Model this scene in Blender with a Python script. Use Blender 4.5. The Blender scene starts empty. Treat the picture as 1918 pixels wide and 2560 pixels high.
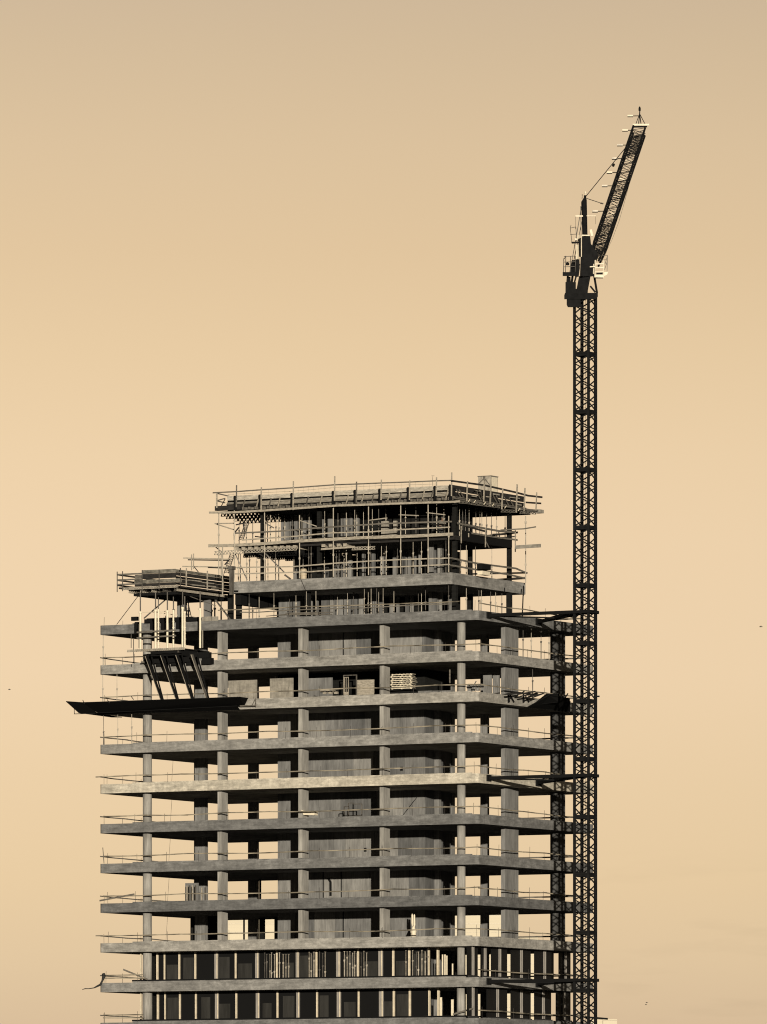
import bpy, math, random
from mathutils import Vector, Matrix
R = math.radians
random.seed(7)
sc = bpy.context.scene
COL = sc.collection

# ------------------------------------------------------------------ camera
A = R(29.0)                                    # the tower is seen turned by 29 degrees
RH = Vector((math.cos(A), math.sin(A), 0)); DH = Vector((-math.sin(A), math.cos(A), 0))
F, CX, HY, ZC = 20236.0, 959.0, 3015.0, 1.7    # focal length in photo pixels, principal point, eye height
CAM = -(8.10 * RH + 694.7 * DH) + Vector((0, 0, ZC))
cd = bpy.data.cameras.new('camera'); cam = bpy.data.objects.new('camera', cd); COL.objects.link(cam)
cam.location = CAM; cam.rotation_euler = (R(90), 0, A)
cd.sensor_fit = 'HORIZONTAL'; cd.sensor_width = 36; cd.lens = F / 1918 * 36
cd.shift_y = (HY - 1280) / 1918; cd.clip_start = 1; cd.clip_end = 20000
sc.camera = cam

# ------------------------------------------------------------------ sun and sky
AZ, EL = R(34.3), R(3.9)
sd = bpy.data.lights.new('sun', 'SUN'); sun = bpy.data.objects.new('sun', sd); COL.objects.link(sun)
L = Vector((-math.sin(AZ) * math.cos(EL), math.cos(AZ) * math.cos(EL), -math.sin(EL)))
sun.rotation_euler = L.to_track_quat('-Z', 'Y').to_euler()
sun.location = (60, -90, 120)
sd.energy = 4.7; sd.angle = R(0.5); sd.color = (1.0, 0.90, 0.75)

w = bpy.data.worlds.new('World'); sc.world = w; w.use_nodes = True
nt = w.node_tree; nt.nodes.clear(); N = nt.nodes.new; LK = nt.links.new
tc = N('ShaderNodeTexCoord'); sx = N('ShaderNodeSeparateXYZ'); LK(tc.outputs['Generated'], sx.inputs[0])
mr = N('ShaderNodeMapRange'); mr.inputs['From Min'].default_value = 0; mr.inputs['From Max'].default_value = 0.4
LK(sx.outputs['Z'], mr.inputs['Value'])
rp = N('ShaderNodeValToRGB'); LK(mr.outputs[0], rp.inputs[0])
def lin(c): return tuple(((v / 255 + 0.055) / 1.055) ** 2.4 if v > 10 else v / 255 / 12.92 for v in c) + (1,)
stops = [(0.0, (204, 179, 145)), (0.0225, (217, 190, 155)), (0.030, (225, 198, 160)), (0.0403, (232, 204, 163)), (0.052, (235, 207, 167)),
         (0.065, (239, 211, 173)), (0.0815, (239, 211, 173)), (0.0922, (237, 209, 170)), (0.105, (232, 204, 164)), (0.117, (226, 198, 159)),
         (0.130, (220, 194, 158)), (0.142, (212, 188, 155)), (0.149, (207, 184, 154)), (0.20, (150, 137, 123)), (0.32, (60, 58, 55))]
cr = rp.color_ramp; cr.interpolation = 'EASE'
cr.interpolation = 'LINEAR'
while len(cr.elements) > 1: cr.elements.remove(cr.elements[-1])
for i, (p, c) in enumerate(stops):
    e = cr.elements[0] if i == 0 else cr.elements.new(p / 0.4)
    e.position = p / 0.4; e.color = lin(c)
# faint bands of thin cloud low in the sky
mp = N('ShaderNodeMapping'); mp.inputs['Scale'].default_value = (75, 75, 520); LK(tc.outputs['Generated'], mp.inputs[0])
cn = N('ShaderNodeTexNoise'); cn.inputs['Scale'].default_value = 1.0; cn.inputs['Detail'].default_value = 4; LK(mp.outputs[0], cn.inputs['Vector'])
cm = N('ShaderNodeMapRange'); cm.inputs['From Min'].default_value = 0.54; cm.inputs['From Max'].default_value = 0.75
cm.inputs['To Min'].default_value = 0.0; cm.inputs['To Max'].default_value = 0.045; LK(cn.outputs['Fac'], cm.inputs['Value'])
bz = N('ShaderNodeMapRange'); bz.interpolation_type = 'SMOOTHSTEP'; bz.inputs['From Min'].default_value = 0.046; bz.inputs['From Max'].default_value = 0.038; LK(sx.outputs['Z'], bz.inputs['Value'])
rt = N('ShaderNodeVectorMath'); rt.operation = 'DOT_PRODUCT'; rt.inputs[1].default_value = tuple(RH); LK(tc.outputs['Generated'], rt.inputs[0])
bx_ = N('ShaderNodeMapRange'); bx_.interpolation_type = 'SMOOTHSTEP'; bx_.inputs['From Min'].default_value = 0.015; bx_.inputs['From Max'].default_value = 0.03; LK(rt.outputs['Value'], bx_.inputs['Value'])
side = N('ShaderNodeMapRange'); side.inputs['From Min'].default_value = -0.05; side.inputs['From Max'].default_value = 0.05; side.inputs['To Min'].default_value = 1.012; side.inputs['To Max'].default_value = 0.975; LK(rt.outputs['Value'], side.inputs['Value'])
c1 = N('ShaderNodeMath'); c1.operation = 'MULTIPLY'; LK(cm.outputs[0], c1.inputs[0]); LK(bz.outputs[0], c1.inputs[1])
c2 = N('ShaderNodeMath'); c2.operation = 'MULTIPLY'; LK(c1.outputs[0], c2.inputs[0]); LK(bx_.outputs[0], c2.inputs[1])
c3 = N('ShaderNodeMath'); c3.operation = 'SUBTRACT'; LK(side.outputs[0], c3.inputs[0]); LK(c2.outputs[0], c3.inputs[1])
ml = N('ShaderNodeVectorMath'); ml.operation = 'SCALE'; LK(rp.outputs[0], ml.inputs[0]); LK(c3.outputs[0], ml.inputs['Scale'])
sky = N('ShaderNodeTexSky'); sky.sky_type = 'NISHITA'; sky.sun_disc = False; sky.sun_elevation = EL
sky.sun_rotation = math.atan2(-L.x, -L.y)
bw = N('ShaderNodeRGBToBW'); LK(sky.outputs[0], bw.inputs[0])
sm = N('ShaderNodeVectorMath'); sm.operation = 'SCALE'; sm.inputs[0].default_value = (0.055, 0.049, 0.040); LK(bw.outputs[0], sm.inputs['Scale'])
dt = N('ShaderNodeVectorMath'); dt.operation = 'DOT_PRODUCT'; dt.inputs[1].default_value = tuple(DH); LK(tc.outputs['Generated'], dt.inputs[0])
dm = N('ShaderNodeMapRange'); dm.inputs['From Min'].default_value = 0.0; dm.inputs['From Max'].default_value = 0.9; dm.inputs['To Min'].default_value = 0.16; LK(dt.outputs['Value'], dm.inputs['Value'])
mdm = N('ShaderNodeVectorMath'); mdm.operation = 'SCALE'; LK(ml.outputs[0], mdm.inputs[0]); LK(dm.outputs[0], mdm.inputs['Scale'])
f1 = N('ShaderNodeMapRange'); f1.inputs['From Min'].default_value = 0.17; f1.inputs['From Max'].default_value = 0.34; LK(sx.outputs['Z'], f1.inputs['Value'])
mx = N('ShaderNodeMix'); mx.data_type = 'RGBA'; LK(f1.outputs[0], mx.inputs['Factor']); LK(mdm.outputs[0], mx.inputs['A']); LK(sm.outputs[0], mx.inputs['B'])
bg = N('ShaderNodeBackground'); bg.inputs['Strength'].default_value = 1.0; LK(mx.outputs['Result'], bg.inputs['Color'])
wo = N('ShaderNodeOutputWorld'); LK(bg.outputs[0], wo.inputs[0])
sc.view_settings.view_transform = 'Standard'; sc.view_settings.look = 'None'
sc.view_settings.exposure = 0; sc.view_settings.gamma = 1
sc.render.engine = 'CYCLES'
sc.cycles.filter_width = 1.1
sc.cycles.max_bounces = 4; sc.cycles.diffuse_bounces = 1

# ------------------------------------------------------------------ measuring helpers (photo pixel -> metres on a plane of the tower)
def _ray(px): return RH * ((px - CX) / F) + DH
def fx(px, y):
    v = _ray(px); s = (y - CAM.y) / v.y; return CAM.x + s * v.x
def fy(px, x):
    v = _ray(px); s = (x - CAM.x) / v.x; return CAM.y + s * v.y
def zz(py, x, y):
    d = (Vector((x, y, 0)) - Vector((CAM.x, CAM.y, 0))).dot(DH); return ZC + (HY - py) / F * d
def at(px, py, y=None, x=None):
    if y is not None: X, Y = fx(px, y), y
    else: X, Y = x, fy(px, x)
    return Vector((X, Y, zz(py, X, Y)))

# ------------------------------------------------------------------ materials
def mat(name, col, rough=0.8, metal=0.0, var=0.0, scale=(1, 1, 1), detail=6, lo=0.3, hi=0.7, bump=0.0, spec=0.3, streak=None):
    m = bpy.data.materials.new(name); m.use_nodes = True; t = m.node_tree; b = t.nodes['Principled BSDF']
    b.inputs['Roughness'].default_value = rough; b.inputs['Metallic'].default_value = metal
    b.inputs['Specular IOR Level'].default_value = spec
    b.inputs['Base Color'].default_value = (*col, 1)
    if var:
        g = t.nodes.new('ShaderNodeNewGeometry'); mpn = t.nodes.new('ShaderNodeMapping'); mpn.inputs['Scale'].default_value = scale
        t.links.new(g.outputs['Position'], mpn.inputs[0])
        n = t.nodes.new('ShaderNodeTexNoise'); n.inputs['Scale'].default_value = 1; n.inputs['Detail'].default_value = detail; n.inputs['Roughness'].default_value = 0.62
        t.links.new(mpn.outputs[0], n.inputs['Vector'])
        r = t.nodes.new('ShaderNodeMapRange'); r.inputs['From Min'].default_value = lo; r.inputs['From Max'].default_value = hi
        r.inputs['To Min'].default_value = 1 - var; r.inputs['To Max'].default_value = 1 + var
        t.links.new(n.outputs['Fac'], r.inputs['Value']); val = r.outputs[0]
        if streak:
            m2 = t.nodes.new('ShaderNodeMapping'); m2.inputs['Scale'].default_value = streak[0]; t.links.new(g.outputs['Position'], m2.inputs[0])
            n2 = t.nodes.new('ShaderNodeTexNoise'); n2.inputs['Scale'].default_value = 1; n2.inputs['Detail'].default_value = 5; n2.inputs['Roughness'].default_value = 0.7
            t.links.new(m2.outputs[0], n2.inputs['Vector'])
            r2 = t.nodes.new('ShaderNodeMapRange'); r2.inputs['From Min'].default_value = 0.3; r2.inputs['From Max'].default_value = 0.7
            r2.inputs['To Min'].default_value = 1 - streak[1]; r2.inputs['To Max'].default_value = 1 + streak[1]
            t.links.new(n2.outputs['Fac'], r2.inputs['Value'])
            mm = t.nodes.new('ShaderNodeMath'); mm.operation = 'MULTIPLY'; t.links.new(val, mm.inputs[0]); t.links.new(r2.outputs[0], mm.inputs[1]); val = mm.outputs[0]
        s = t.nodes.new('ShaderNodeVectorMath'); s.operation = 'SCALE'; s.inputs[0].default_value = col
        t.links.new(val, s.inputs['Scale']); t.links.new(s.outputs[0], b.inputs['Base Color'])
        if bump:
            bp = t.nodes.new('ShaderNodeBump'); bp.inputs['Strength'].default_value = bump; bp.inputs['Distance'].default_value = 0.03
            t.links.new(n.outputs['Fac'], bp.inputs['Height']); t.links.new(bp.outputs[0], b.inputs['Normal'])
    return m
def layer(m, scale, amp, lo=0.32, hi=0.68):
    t = m.node_tree; b = t.nodes['Principled BSDF']; src = b.inputs['Base Color'].links[0].from_socket
    g = t.nodes.new('ShaderNodeNewGeometry'); p = t.nodes.new('ShaderNodeMapping'); p.inputs['Scale'].default_value = scale; t.links.new(g.outputs['Position'], p.inputs[0])
    n = t.nodes.new('ShaderNodeTexNoise'); n.inputs['Scale'].default_value = 1; n.inputs['Detail'].default_value = 3; t.links.new(p.outputs[0], n.inputs['Vector'])
    r = t.nodes.new('ShaderNodeMapRange'); r.inputs['From Min'].default_value = lo; r.inputs['From Max'].default_value = hi; r.inputs['To Min'].default_value = 1 - amp; r.inputs['To Max'].default_value = 1 + amp
    t.links.new(n.outputs['Fac'], r.inputs['Value']); s = t.nodes.new('ShaderNodeVectorMath'); s.operation = 'SCALE'; t.links.new(src, s.inputs[0]); t.links.new(r.outputs[0], s.inputs['Scale']); t.links.new(s.outputs[0], b.inputs['Base Color'])
    return m
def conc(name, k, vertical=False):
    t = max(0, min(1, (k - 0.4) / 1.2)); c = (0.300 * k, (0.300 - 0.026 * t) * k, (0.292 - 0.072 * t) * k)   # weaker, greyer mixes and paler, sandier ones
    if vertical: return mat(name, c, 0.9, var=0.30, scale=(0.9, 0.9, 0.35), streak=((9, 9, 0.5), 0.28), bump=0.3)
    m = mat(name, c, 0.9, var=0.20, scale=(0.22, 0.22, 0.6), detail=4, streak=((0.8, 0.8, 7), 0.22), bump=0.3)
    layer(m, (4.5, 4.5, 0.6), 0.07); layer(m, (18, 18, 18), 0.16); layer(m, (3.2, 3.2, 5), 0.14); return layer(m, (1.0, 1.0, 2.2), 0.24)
SLABM = {}
for n, k in {0: 0.72, 1: 0.50, 2: 0.90, 3: 1.05, 4: 0.80, 5: 1.52, 6: 0.50, 7: 0.55, 8: 0.42, 9: 0.95, 10: 0.72, 11: 0.5}.items():
    SLABM[n] = conc('slab_concrete_%d' % n, k)
M = dict(
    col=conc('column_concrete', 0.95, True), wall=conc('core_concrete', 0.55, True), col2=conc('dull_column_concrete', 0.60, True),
    mast_shade_col=conc('mast_shadow_column_concrete', 0.26, True),
    timber=mat('timber', (0.33, 0.295, 0.235), 0.85, var=0.4, scale=(3, 3, 9), bump=0.2),
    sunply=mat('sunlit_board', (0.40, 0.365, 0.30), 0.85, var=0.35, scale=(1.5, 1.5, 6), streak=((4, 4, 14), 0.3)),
    oldtimber=mat('weathered_timber', (0.13, 0.118, 0.098), 0.9, var=0.5, scale=(2, 2, 8)),
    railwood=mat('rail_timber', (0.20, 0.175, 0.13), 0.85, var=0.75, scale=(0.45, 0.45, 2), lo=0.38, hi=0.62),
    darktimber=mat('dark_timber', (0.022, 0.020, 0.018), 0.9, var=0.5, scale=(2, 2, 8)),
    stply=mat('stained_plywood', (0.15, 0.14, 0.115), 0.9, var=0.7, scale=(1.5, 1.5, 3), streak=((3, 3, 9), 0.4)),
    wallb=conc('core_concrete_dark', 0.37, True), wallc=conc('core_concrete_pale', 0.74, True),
    ply=mat('plywood', (0.26, 0.24, 0.20), 0.85, var=0.35, scale=(1.2, 1.2, 2), streak=((5, 5, 0.8), 0.25)),
    steel=mat('galvanised_steel', (0.42, 0.38, 0.31), 0.55, 0.2, var=0.35, scale=(4, 4, 2)),
    dullsteel=mat('dull_steel', (0.12, 0.11, 0.095), 0.6, 0.3, var=0.5, scale=(4, 4, 1.3)),
    white=mat('white_paint', (0.74, 0.66, 0.50), 0.6, var=0.12, scale=(5, 5, 5)),
    crane=mat('dark_crane_paint', (0.012, 0.012, 0.012), 0.9, spec=0.05, var=0.3, scale=(2, 2, 2)),
    black=mat('black_steel', (0.010, 0.010, 0.010), 0.9, spec=0.05),
    blackcol=mat('dark_cladding_and_core_shade', (0.014, 0.014, 0.013), 0.9, spec=0.05, var=0.3, scale=(2, 2, 6)),  # dark cladding on columns; on core walls it paints in their shade
    cable=mat('cable', (0.05, 0.045, 0.04), 0.7),
    glassb=mat('grey_glass', (0.035, 0.034, 0.031), 0.4, spec=0.06, var=0.3, scale=(2, 2, 0.3)),
    glass=mat('dark_glass', (0.010, 0.010, 0.010), 0.4, spec=0.06),
    alu=mat('pale_window_frame', (0.62, 0.54, 0.40), 0.6, var=0.2, scale=(3, 3, 3)),
    greyalu=mat('grey_window_frame', (0.30, 0.28, 0.25), 0.5, var=0.2, scale=(6, 6, 1)),
    darkalu=mat('dark_window_frame', (0.03, 0.03, 0.03), 0.7),
    render=mat('white_facade', (0.60, 0.535, 0.40), 0.9, var=0.05, scale=(0.05, 0.05, 1.2)),
    ground=mat('ground_soil', (0.05, 0.048, 0.042), 0.95, var=0.4, scale=(0.02, 0.02, 0.02)),
    cloth=mat('torn_sheet', (0.03, 0.03, 0.028), 0.95, var=0.3, scale=(4, 4, 4)),
    skin=mat('skin', (0.20, 0.13, 0.09), 0.6), jacket=mat('grey_jacket', (0.20, 0.19, 0.165), 0.9, var=0.3, scale=(9, 9, 9)),
    trousers=mat('dark_trousers', (0.04, 0.04, 0.04), 0.9), helmet=mat('dark_cap', (0.07, 0.068, 0.06), 0.5),
    barrel=mat('barrel_plastic', (0.45, 0.38, 0.27), 0.45, var=0.2, scale=(4, 4, 12)),
)

# ------------------------------------------------------------------ mesh builder
class MB:
    def __init__(s): s.v = []; s.f = []; s.sm = False
    def add(s, vs, fs):
        o = len(s.v); s.v += [Vector(p) for p in vs]; s.f += [[i + o for i in f] for f in fs]; return s
    def box(s, a, b):
        x0, x1 = sorted((a[0], b[0])); y0, y1 = sorted((a[1], b[1])); z0, z1 = sorted((a[2], b[2]))
        return s.add([(x0, y0, z0), (x1, y0, z0), (x1, y1, z0), (x0, y1, z0), (x0, y0, z1), (x1, y0, z1), (x1, y1, z1), (x0, y1, z1)],
                     [(0, 3, 2, 1), (4, 5, 6, 7), (0, 1, 5, 4), (1, 2, 6, 5), (2, 3, 7, 6), (3, 0, 4, 7)])
    def bar(s, p, q, w=0.1, h=None, up=(0, 0, 1)):
        p, q = Vector(p), Vector(q); h = h or w; d = (q - p)
        if d.length < 1e-5: return s
        d.normalize(); u = Vector(up)
        if abs(d.dot(u)) > 0.98: u = Vector((0, 1, 0))
        a = d.cross(u).normalized() * (w / 2); b = a.cross(d).normalized() * (h / 2)
        vs = [p - a - b, p + a - b, p + a + b, p - a + b, q - a - b, q + a - b, q + a + b, q - a + b]
        return s.add(vs, [(0, 1, 2, 3), (7, 6, 5, 4), (0, 4, 5, 1), (1, 5, 6, 2), (2, 6, 7, 3), (3, 7, 4, 0)])
    def tube(s, p, q, r=0.03, r2=None, n=7):
        p, q = Vector(p), Vector(q); r2 = r if r2 is None else r2; d = (q - p)
        if d.length < 1e-5: return s
        d.normalize(); u = Vector((0, 0, 1)) if abs(d.z) < 0.95 else Vector((1, 0, 0))
        a = d.cross(u).normalized(); b = a.cross(d).normalized(); vs = []
        for c, rr in ((p, r), (q, r2)):
            for i in range(n):
                t = 2 * math.pi * i / n; vs.append(c + a * math.cos(t) * rr + b * math.sin(t) * rr)
        fs = [(i, (i + 1) % n, n + (i + 1) % n, n + i) for i in range(n)] + [tuple(range(n))[::-1], tuple(range(n, 2 * n))]
        return s.add(vs, fs)
    def lathe(s, c, prof, n=14):
        vs = []; c = Vector(c)
        for r, z in prof:
            for i in range(n):
                t = 2 * math.pi * i / n; vs.append(c + Vector((r * math.cos(t), r * math.sin(t), z)))
        fs = []
        for k in range(len(prof) - 1):
            for i in range(n):
                fs.append((k * n + i, k * n + (i + 1) % n, (k + 1) * n + (i + 1) % n, (k + 1) * n + i))
        fs += [tuple(range(n))[::-1], tuple(range((len(prof) - 1) * n, len(prof) * n))]
        return s.add(vs, fs)
    def prism(s, poly, z0, z1):
        n = len(poly); vs = [(x, y, z0) for x, y in poly] + [(x, y, z1) for x, y in poly]
        return s.add(vs, [tuple(range(n))[::-1], tuple(range(n, 2 * n))] + [(i, (i + 1) % n, n + (i + 1) % n, n + i) for i in range(n)])
    def slabq(s, pts, th):
        """a sheet through four points with thickness th"""
        p = [Vector(q) for q in pts]; nrm = (p[1] - p[0]).cross(p[2] - p[0]).normalized() * (th / 2); n = len(p)
        return s.add([q - nrm for q in p] + [q + nrm for q in p], [tuple(range(n))[::-1], tuple(range(n, 2 * n))] + [(i, (i + 1) % n, n + (i + 1) % n, n + i) for i in range(n)])
    def build(s, name, m, parent=None, origin=None):
        if parent is not None: o = parent['_base'] if '_base' in parent else (0, 0, 0); o = Vector(o)
        elif origin is not None: o = Vector(origin)
        else:
            xs = [v.x for v in s.v]; ys = [v.y for v in s.v]; zs = [v.z for v in s.v]
            o = Vector(((min(xs) + max(xs)) / 2, (min(ys) + max(ys)) / 2, min(zs)))
        me = bpy.data.meshes.new(name); me.from_pydata([v - o for v in s.v], [], s.f); me.materials.append(m if not isinstance(m, str) else M[m])
        ob = bpy.data.objects.new(name, me); COL.objects.link(ob)
        if parent is not None: ob.parent = parent; ob['_base'] = tuple(o)
        else: ob.location = o; ob['_base'] = tuple(o)
        if s.sm:
            for p in me.polygons: p.use_smooth = True
        return ob
def tag(o, label, cat=None, group=None, kind=None):
    if label: o['label'] = label
    if cat: o['category'] = cat
    if group: o['group'] = group
    o['kind'] = kind or 'thing'
    return o
def thing(name, loc, label, cat, group=None):
    o = bpy.data.objects.new(name, None); COL.objects.link(o); o.location = loc; o.empty_display_size = 0.5; o['_base'] = tuple(loc)
    return tag(o, label, cat, group)
ORD = ['first', 'second', 'third', 'fourth', 'fifth', 'sixth', 'seventh', 'eighth', 'ninth', 'tenth', 'eleventh', 'twelfth', 'thirteenth', 'fourteenth',
       'fifteenth', 'sixteenth', 'seventeenth', 'eighteenth', 'nineteenth', 'twentieth', 'twenty-first', 'twenty-second', 'twenty-third', 'twenty-fourth', 'twenty-fifth', 'twenty-sixth', 'twenty-seventh', 'twenty-eighth', 'twenty-ninth', 'thirtieth']
def ordn(i): return ORD[i] if i < len(ORD) else 'number %d' % (i + 1)

# ------------------------------------------------------------------ levels
FH, TH = 3.5, 0.81
def ZT(n): return 49.33 - FH * (n - 2)         # top of slab n: 1 is the highest full slab, 11 is cut by the bottom of the photo
X0, Y1 = -37.9, 21.6
SN = {0: 'the short top slab', 1: 'the highest full slab', 2: 'the second full slab from the top', 3: 'the third full slab from the top', 4: 'the fourth full slab from the top',
      5: 'the palest full slab', 6: 'the slab just below the palest one', 7: 'the second slab below the palest one', 8: 'the third slab below the palest one',
      9: 'the slab above the two glazed storeys', 10: 'the slab between the two glazed storeys', 11: 'the slab at the bottom of the photo'}

g = MB().box((-6000, -3000, -0.6), (6000, 12000, 0)).build('ground', 'ground', origin=(0, 0, 0)); tag(g, 'bare dark ground around the tower', 'ground', kind='structure')

# ================================================================== THE TOWER
T = thing('tower_building', (-19, 11, 0), 'unfinished concrete high-rise with open floors, round and flat columns, stepped top', 'building')
def rounded(x0, y0, x1, y1, r=0.28, n=4):
    p = []
    for cx, cy, a0 in ((x1 - r, y0 + r, -90), (x1 - r, y1 - r, 0), (x0 + r, y1 - r, 90), (x0 + r, y0 + r, 180)):
        for i in range(n + 1):
            t = R(a0 + 90 * i / n); p.append((cx + r * math.cos(t), cy + r * math.sin(t)))
    return p
for n in range(1, 12):
    z = ZT(n); m = MB()
    if n == 5: m.prism(rounded(X0, 0, 0, Y1), z - TH, z)
    else:
        # fascia stands a little proud, with an uneven top edge where the pour was struck off
        m.prism(rounded(X0, 0, 0, Y1), z - TH, z)
    m.box((fx(332, 0.35), 0.30, z), (fx(1178, 0.35), 0.60, z + 0.11))
    m.box((-0.62, 2.0, z), (-0.32, 20, z + 0.06))
    s = m.build('floor_slab', SLABM[n], T)
    if n == 5: s['label'] = 'palest floor slab'
m = MB().prism(rounded(fx(574, 1.7), 1.7, fx(1129, 1.7), 15.5), ZT(0) - 1.0, ZT(0)); m.build('floor_slab', SLABM[0], T)
XL0 = fx(574, 1.7); XR0 = fx(1129, 1.7)
MB().box((XL0 + 0.05, 2.6, ZT(0) - 1.95), (XL0 + 0.6, 11.5, ZT(0) - 1.003)).build('edge_beam', 'black', T)
# lower levels below the frame, so the tower stands on the ground
for k in range(12, 17):
    z = ZT(k)
    if z > 4: MB().box((X0, 0, z - TH), (0, Y1, z)).build('floor_slab', SLABM[7], T)
MB().box((-30, 3, 0), (-3, 18, ZT(11) - TH)).build('lower_core', 'wall', T)

def blade(x0, y0, x1, y1, z0, z1, m, name='column'): return MB().box((x0, y0, z0), (x1, y1, z1)).build(name, m, T)
def rnd(px, y, r, z0, z1, m='col'):
    x = fx(px, y); b = MB(); b.sm = False; b.tube((x, y, z0), (x, y, z1), r, n=28); o = b.build('column', m, T)
    for p in o.data.polygons:
        if len(p.vertices) == 4: p.use_smooth = True
    return o
for n in range(2, 12):
    z0, z1 = ZT(n), ZT(n - 1) - TH
    fat = 1.08 if n == 11 else 1.0
    rnd(368.5, 1.35, 0.40 * fat, z0, z1); rnd(1153.5, 1.35, 0.36 * fat, z0, z1)
    for px in () if n > 9 else (544, 746, 949.5):
        x = fx(px, 0.95); blade(x, 0.95, x + 0.40, 2.05, z0, z1, 'col')
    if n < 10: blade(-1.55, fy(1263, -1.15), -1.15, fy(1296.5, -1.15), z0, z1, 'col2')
    if n < 10: blade(-1.75, fy(1391, -1.15), -1.15, fy(1413.5, -1.15), z0, z1, 'mast_shade_col')  # the crane mast's shadow is put into this column's dark concrete
    if n == 9: MB().box((fx(476, 12), 12, z0), (fx(541, 12), 12.3, z1)).build('core_wall', 'blackcol', T); MB().box((fx(686, 17), 17, z0), (fx(696, 17), 17.3, z1)).box((fx(648, 17), 17, z0), (fx(659, 17), 17.3, z1)).build('core_wall', 'blackcol', T)
    # inner row
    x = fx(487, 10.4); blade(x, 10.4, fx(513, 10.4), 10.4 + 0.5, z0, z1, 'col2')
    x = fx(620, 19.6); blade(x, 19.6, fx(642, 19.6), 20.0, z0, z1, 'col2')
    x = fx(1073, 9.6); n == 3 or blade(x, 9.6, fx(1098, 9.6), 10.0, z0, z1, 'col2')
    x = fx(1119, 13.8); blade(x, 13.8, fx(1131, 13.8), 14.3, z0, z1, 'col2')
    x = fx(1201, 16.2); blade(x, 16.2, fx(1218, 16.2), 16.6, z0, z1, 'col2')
    # core: front wall with panel joints, side walls
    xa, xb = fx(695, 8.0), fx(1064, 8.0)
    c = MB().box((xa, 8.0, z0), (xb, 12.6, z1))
    c.build('core_wall', 'wallb' if n != 3 else 'blackcol', T)  # core on the third slab painted black so it looks unlit
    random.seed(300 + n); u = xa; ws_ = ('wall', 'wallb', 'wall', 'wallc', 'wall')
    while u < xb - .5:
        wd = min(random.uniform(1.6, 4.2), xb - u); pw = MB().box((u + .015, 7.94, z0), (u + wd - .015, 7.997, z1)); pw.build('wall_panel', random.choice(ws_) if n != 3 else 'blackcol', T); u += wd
    if n % 2: q = random.uniform(xa + 3, xb - 2); MB().box((q, 7.90, z0 + .9), (q + .25, 7.938, z0 + 1.25)).build('wall_recess', 'black', T)
    xs = fx(514, 12.5); blade(xs - 1.2, 12.5, xs, 12.9, z0, z1, 'col2')
    if n in (9, 11, 2, 8):
        for px in ((858, 3),) if n != 8 else ((808, 2), (853, 3)):
            x = fx(px[0], 7.9); MB().tube((x, 7.93, z0), (x, 7.93, z1), 0.05, n=8).build('service_pipe', 'black', T)
# dark clad columns of the three top storeys
for px, y in ((657.5, 2.6), (799, 2.6), (1137.5, 2.9), (1175.5, 13.2), (1273.5, 12.9)):
    x = fx(px, y); zb = ZT(0)
    MB().box((x - 0.17, y - 0.17, zb), (x + 0.17, y + 0.17, 62.5)).build('column', 'blackcol', T)
for px, y in ((577, 2.3), (597.5, 3.5), (1137.5, 2.9), (1175.5, 13.2), (1273.5, 12.9), (700, 12), (770, 3.5)):
    x = fx(px, y); MB().box((x - 0.2, y - 0.2, ZT(1)), (x + 0.2, y + 0.2, ZT(0) - 1.0)).build('column', 'blackcol', T)
# core of the upper storeys: separate ply-faced wall panels, the core behind their gaps painted black
def panels(z0, z1, y, spans, depth, wallm='wall'):
    for a, b in spans:
        MB().box((fx(a, y), y, z0), (fx(b, y), y + 0.25, z1)).build('core_wall', wallm, T)
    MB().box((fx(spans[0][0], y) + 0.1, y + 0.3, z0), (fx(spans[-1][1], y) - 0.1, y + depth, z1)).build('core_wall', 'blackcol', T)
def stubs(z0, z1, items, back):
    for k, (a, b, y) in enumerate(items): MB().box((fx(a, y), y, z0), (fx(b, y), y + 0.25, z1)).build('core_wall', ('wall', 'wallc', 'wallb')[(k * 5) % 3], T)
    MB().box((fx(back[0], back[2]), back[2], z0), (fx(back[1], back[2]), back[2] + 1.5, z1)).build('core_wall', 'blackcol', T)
stubs(ZT(1), ZT(0) - 1.0, ((697, 723, 7.4), (726, 758, 7.4), (760, 779, 7.4), (790, 794, 7.4), (803, 823, 7.4), (825, 832, 7.4), (836, 865, 7.4), (865.5, 893, 7.4), (897, 908, 7.4), (929, 940, 9.0), (948, 957, 9.6), (974, 983, 11), (991, 996, 11), (1013, 1022, 11.4), (1025, 1032, 11.3), (1072, 1079, 8.6), (1079.3, 1091, 8.8), (1094, 1105, 9.6), (1119, 1129, 10.2)), (700, 1131, 12.6))
stubs(ZT(0), 59.18, ((733, 741, 11.2), (812, 819, 11.6), (836, 842, 11.0), (844, 852, 9.4), (856, 866, 10.3), (869, 878, 9.6), (904, 911, 7.0), (929, 936, 7.1), (950, 963, 8.8), (982, 990, 9.6), (1006, 1011, 9.4), (1013, 1016, 9.7), (1020, 1027, 9.6), (1036, 1041, 9.3), (1045, 1050, 8.8), (1072, 1082, 5.2), (1085, 1092, 6.7), (1094, 1105, 5.9)), (742, 1130, 12.4))
panels(59.55, 62.4, 6.5, ((702, 710), (712, 722), (725, 729), (735, 743), (757, 765), (767, 777), (803, 809), (818, 832), (852, 870), (872, 880), (889, 896)), 4, 'wall')

MB().box((fx(898, 7.5), 7.5, 59.56), (fx(1128, 7.5), 10.5, 62.4)).build('core_wall', 'blackcol', T)
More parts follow.
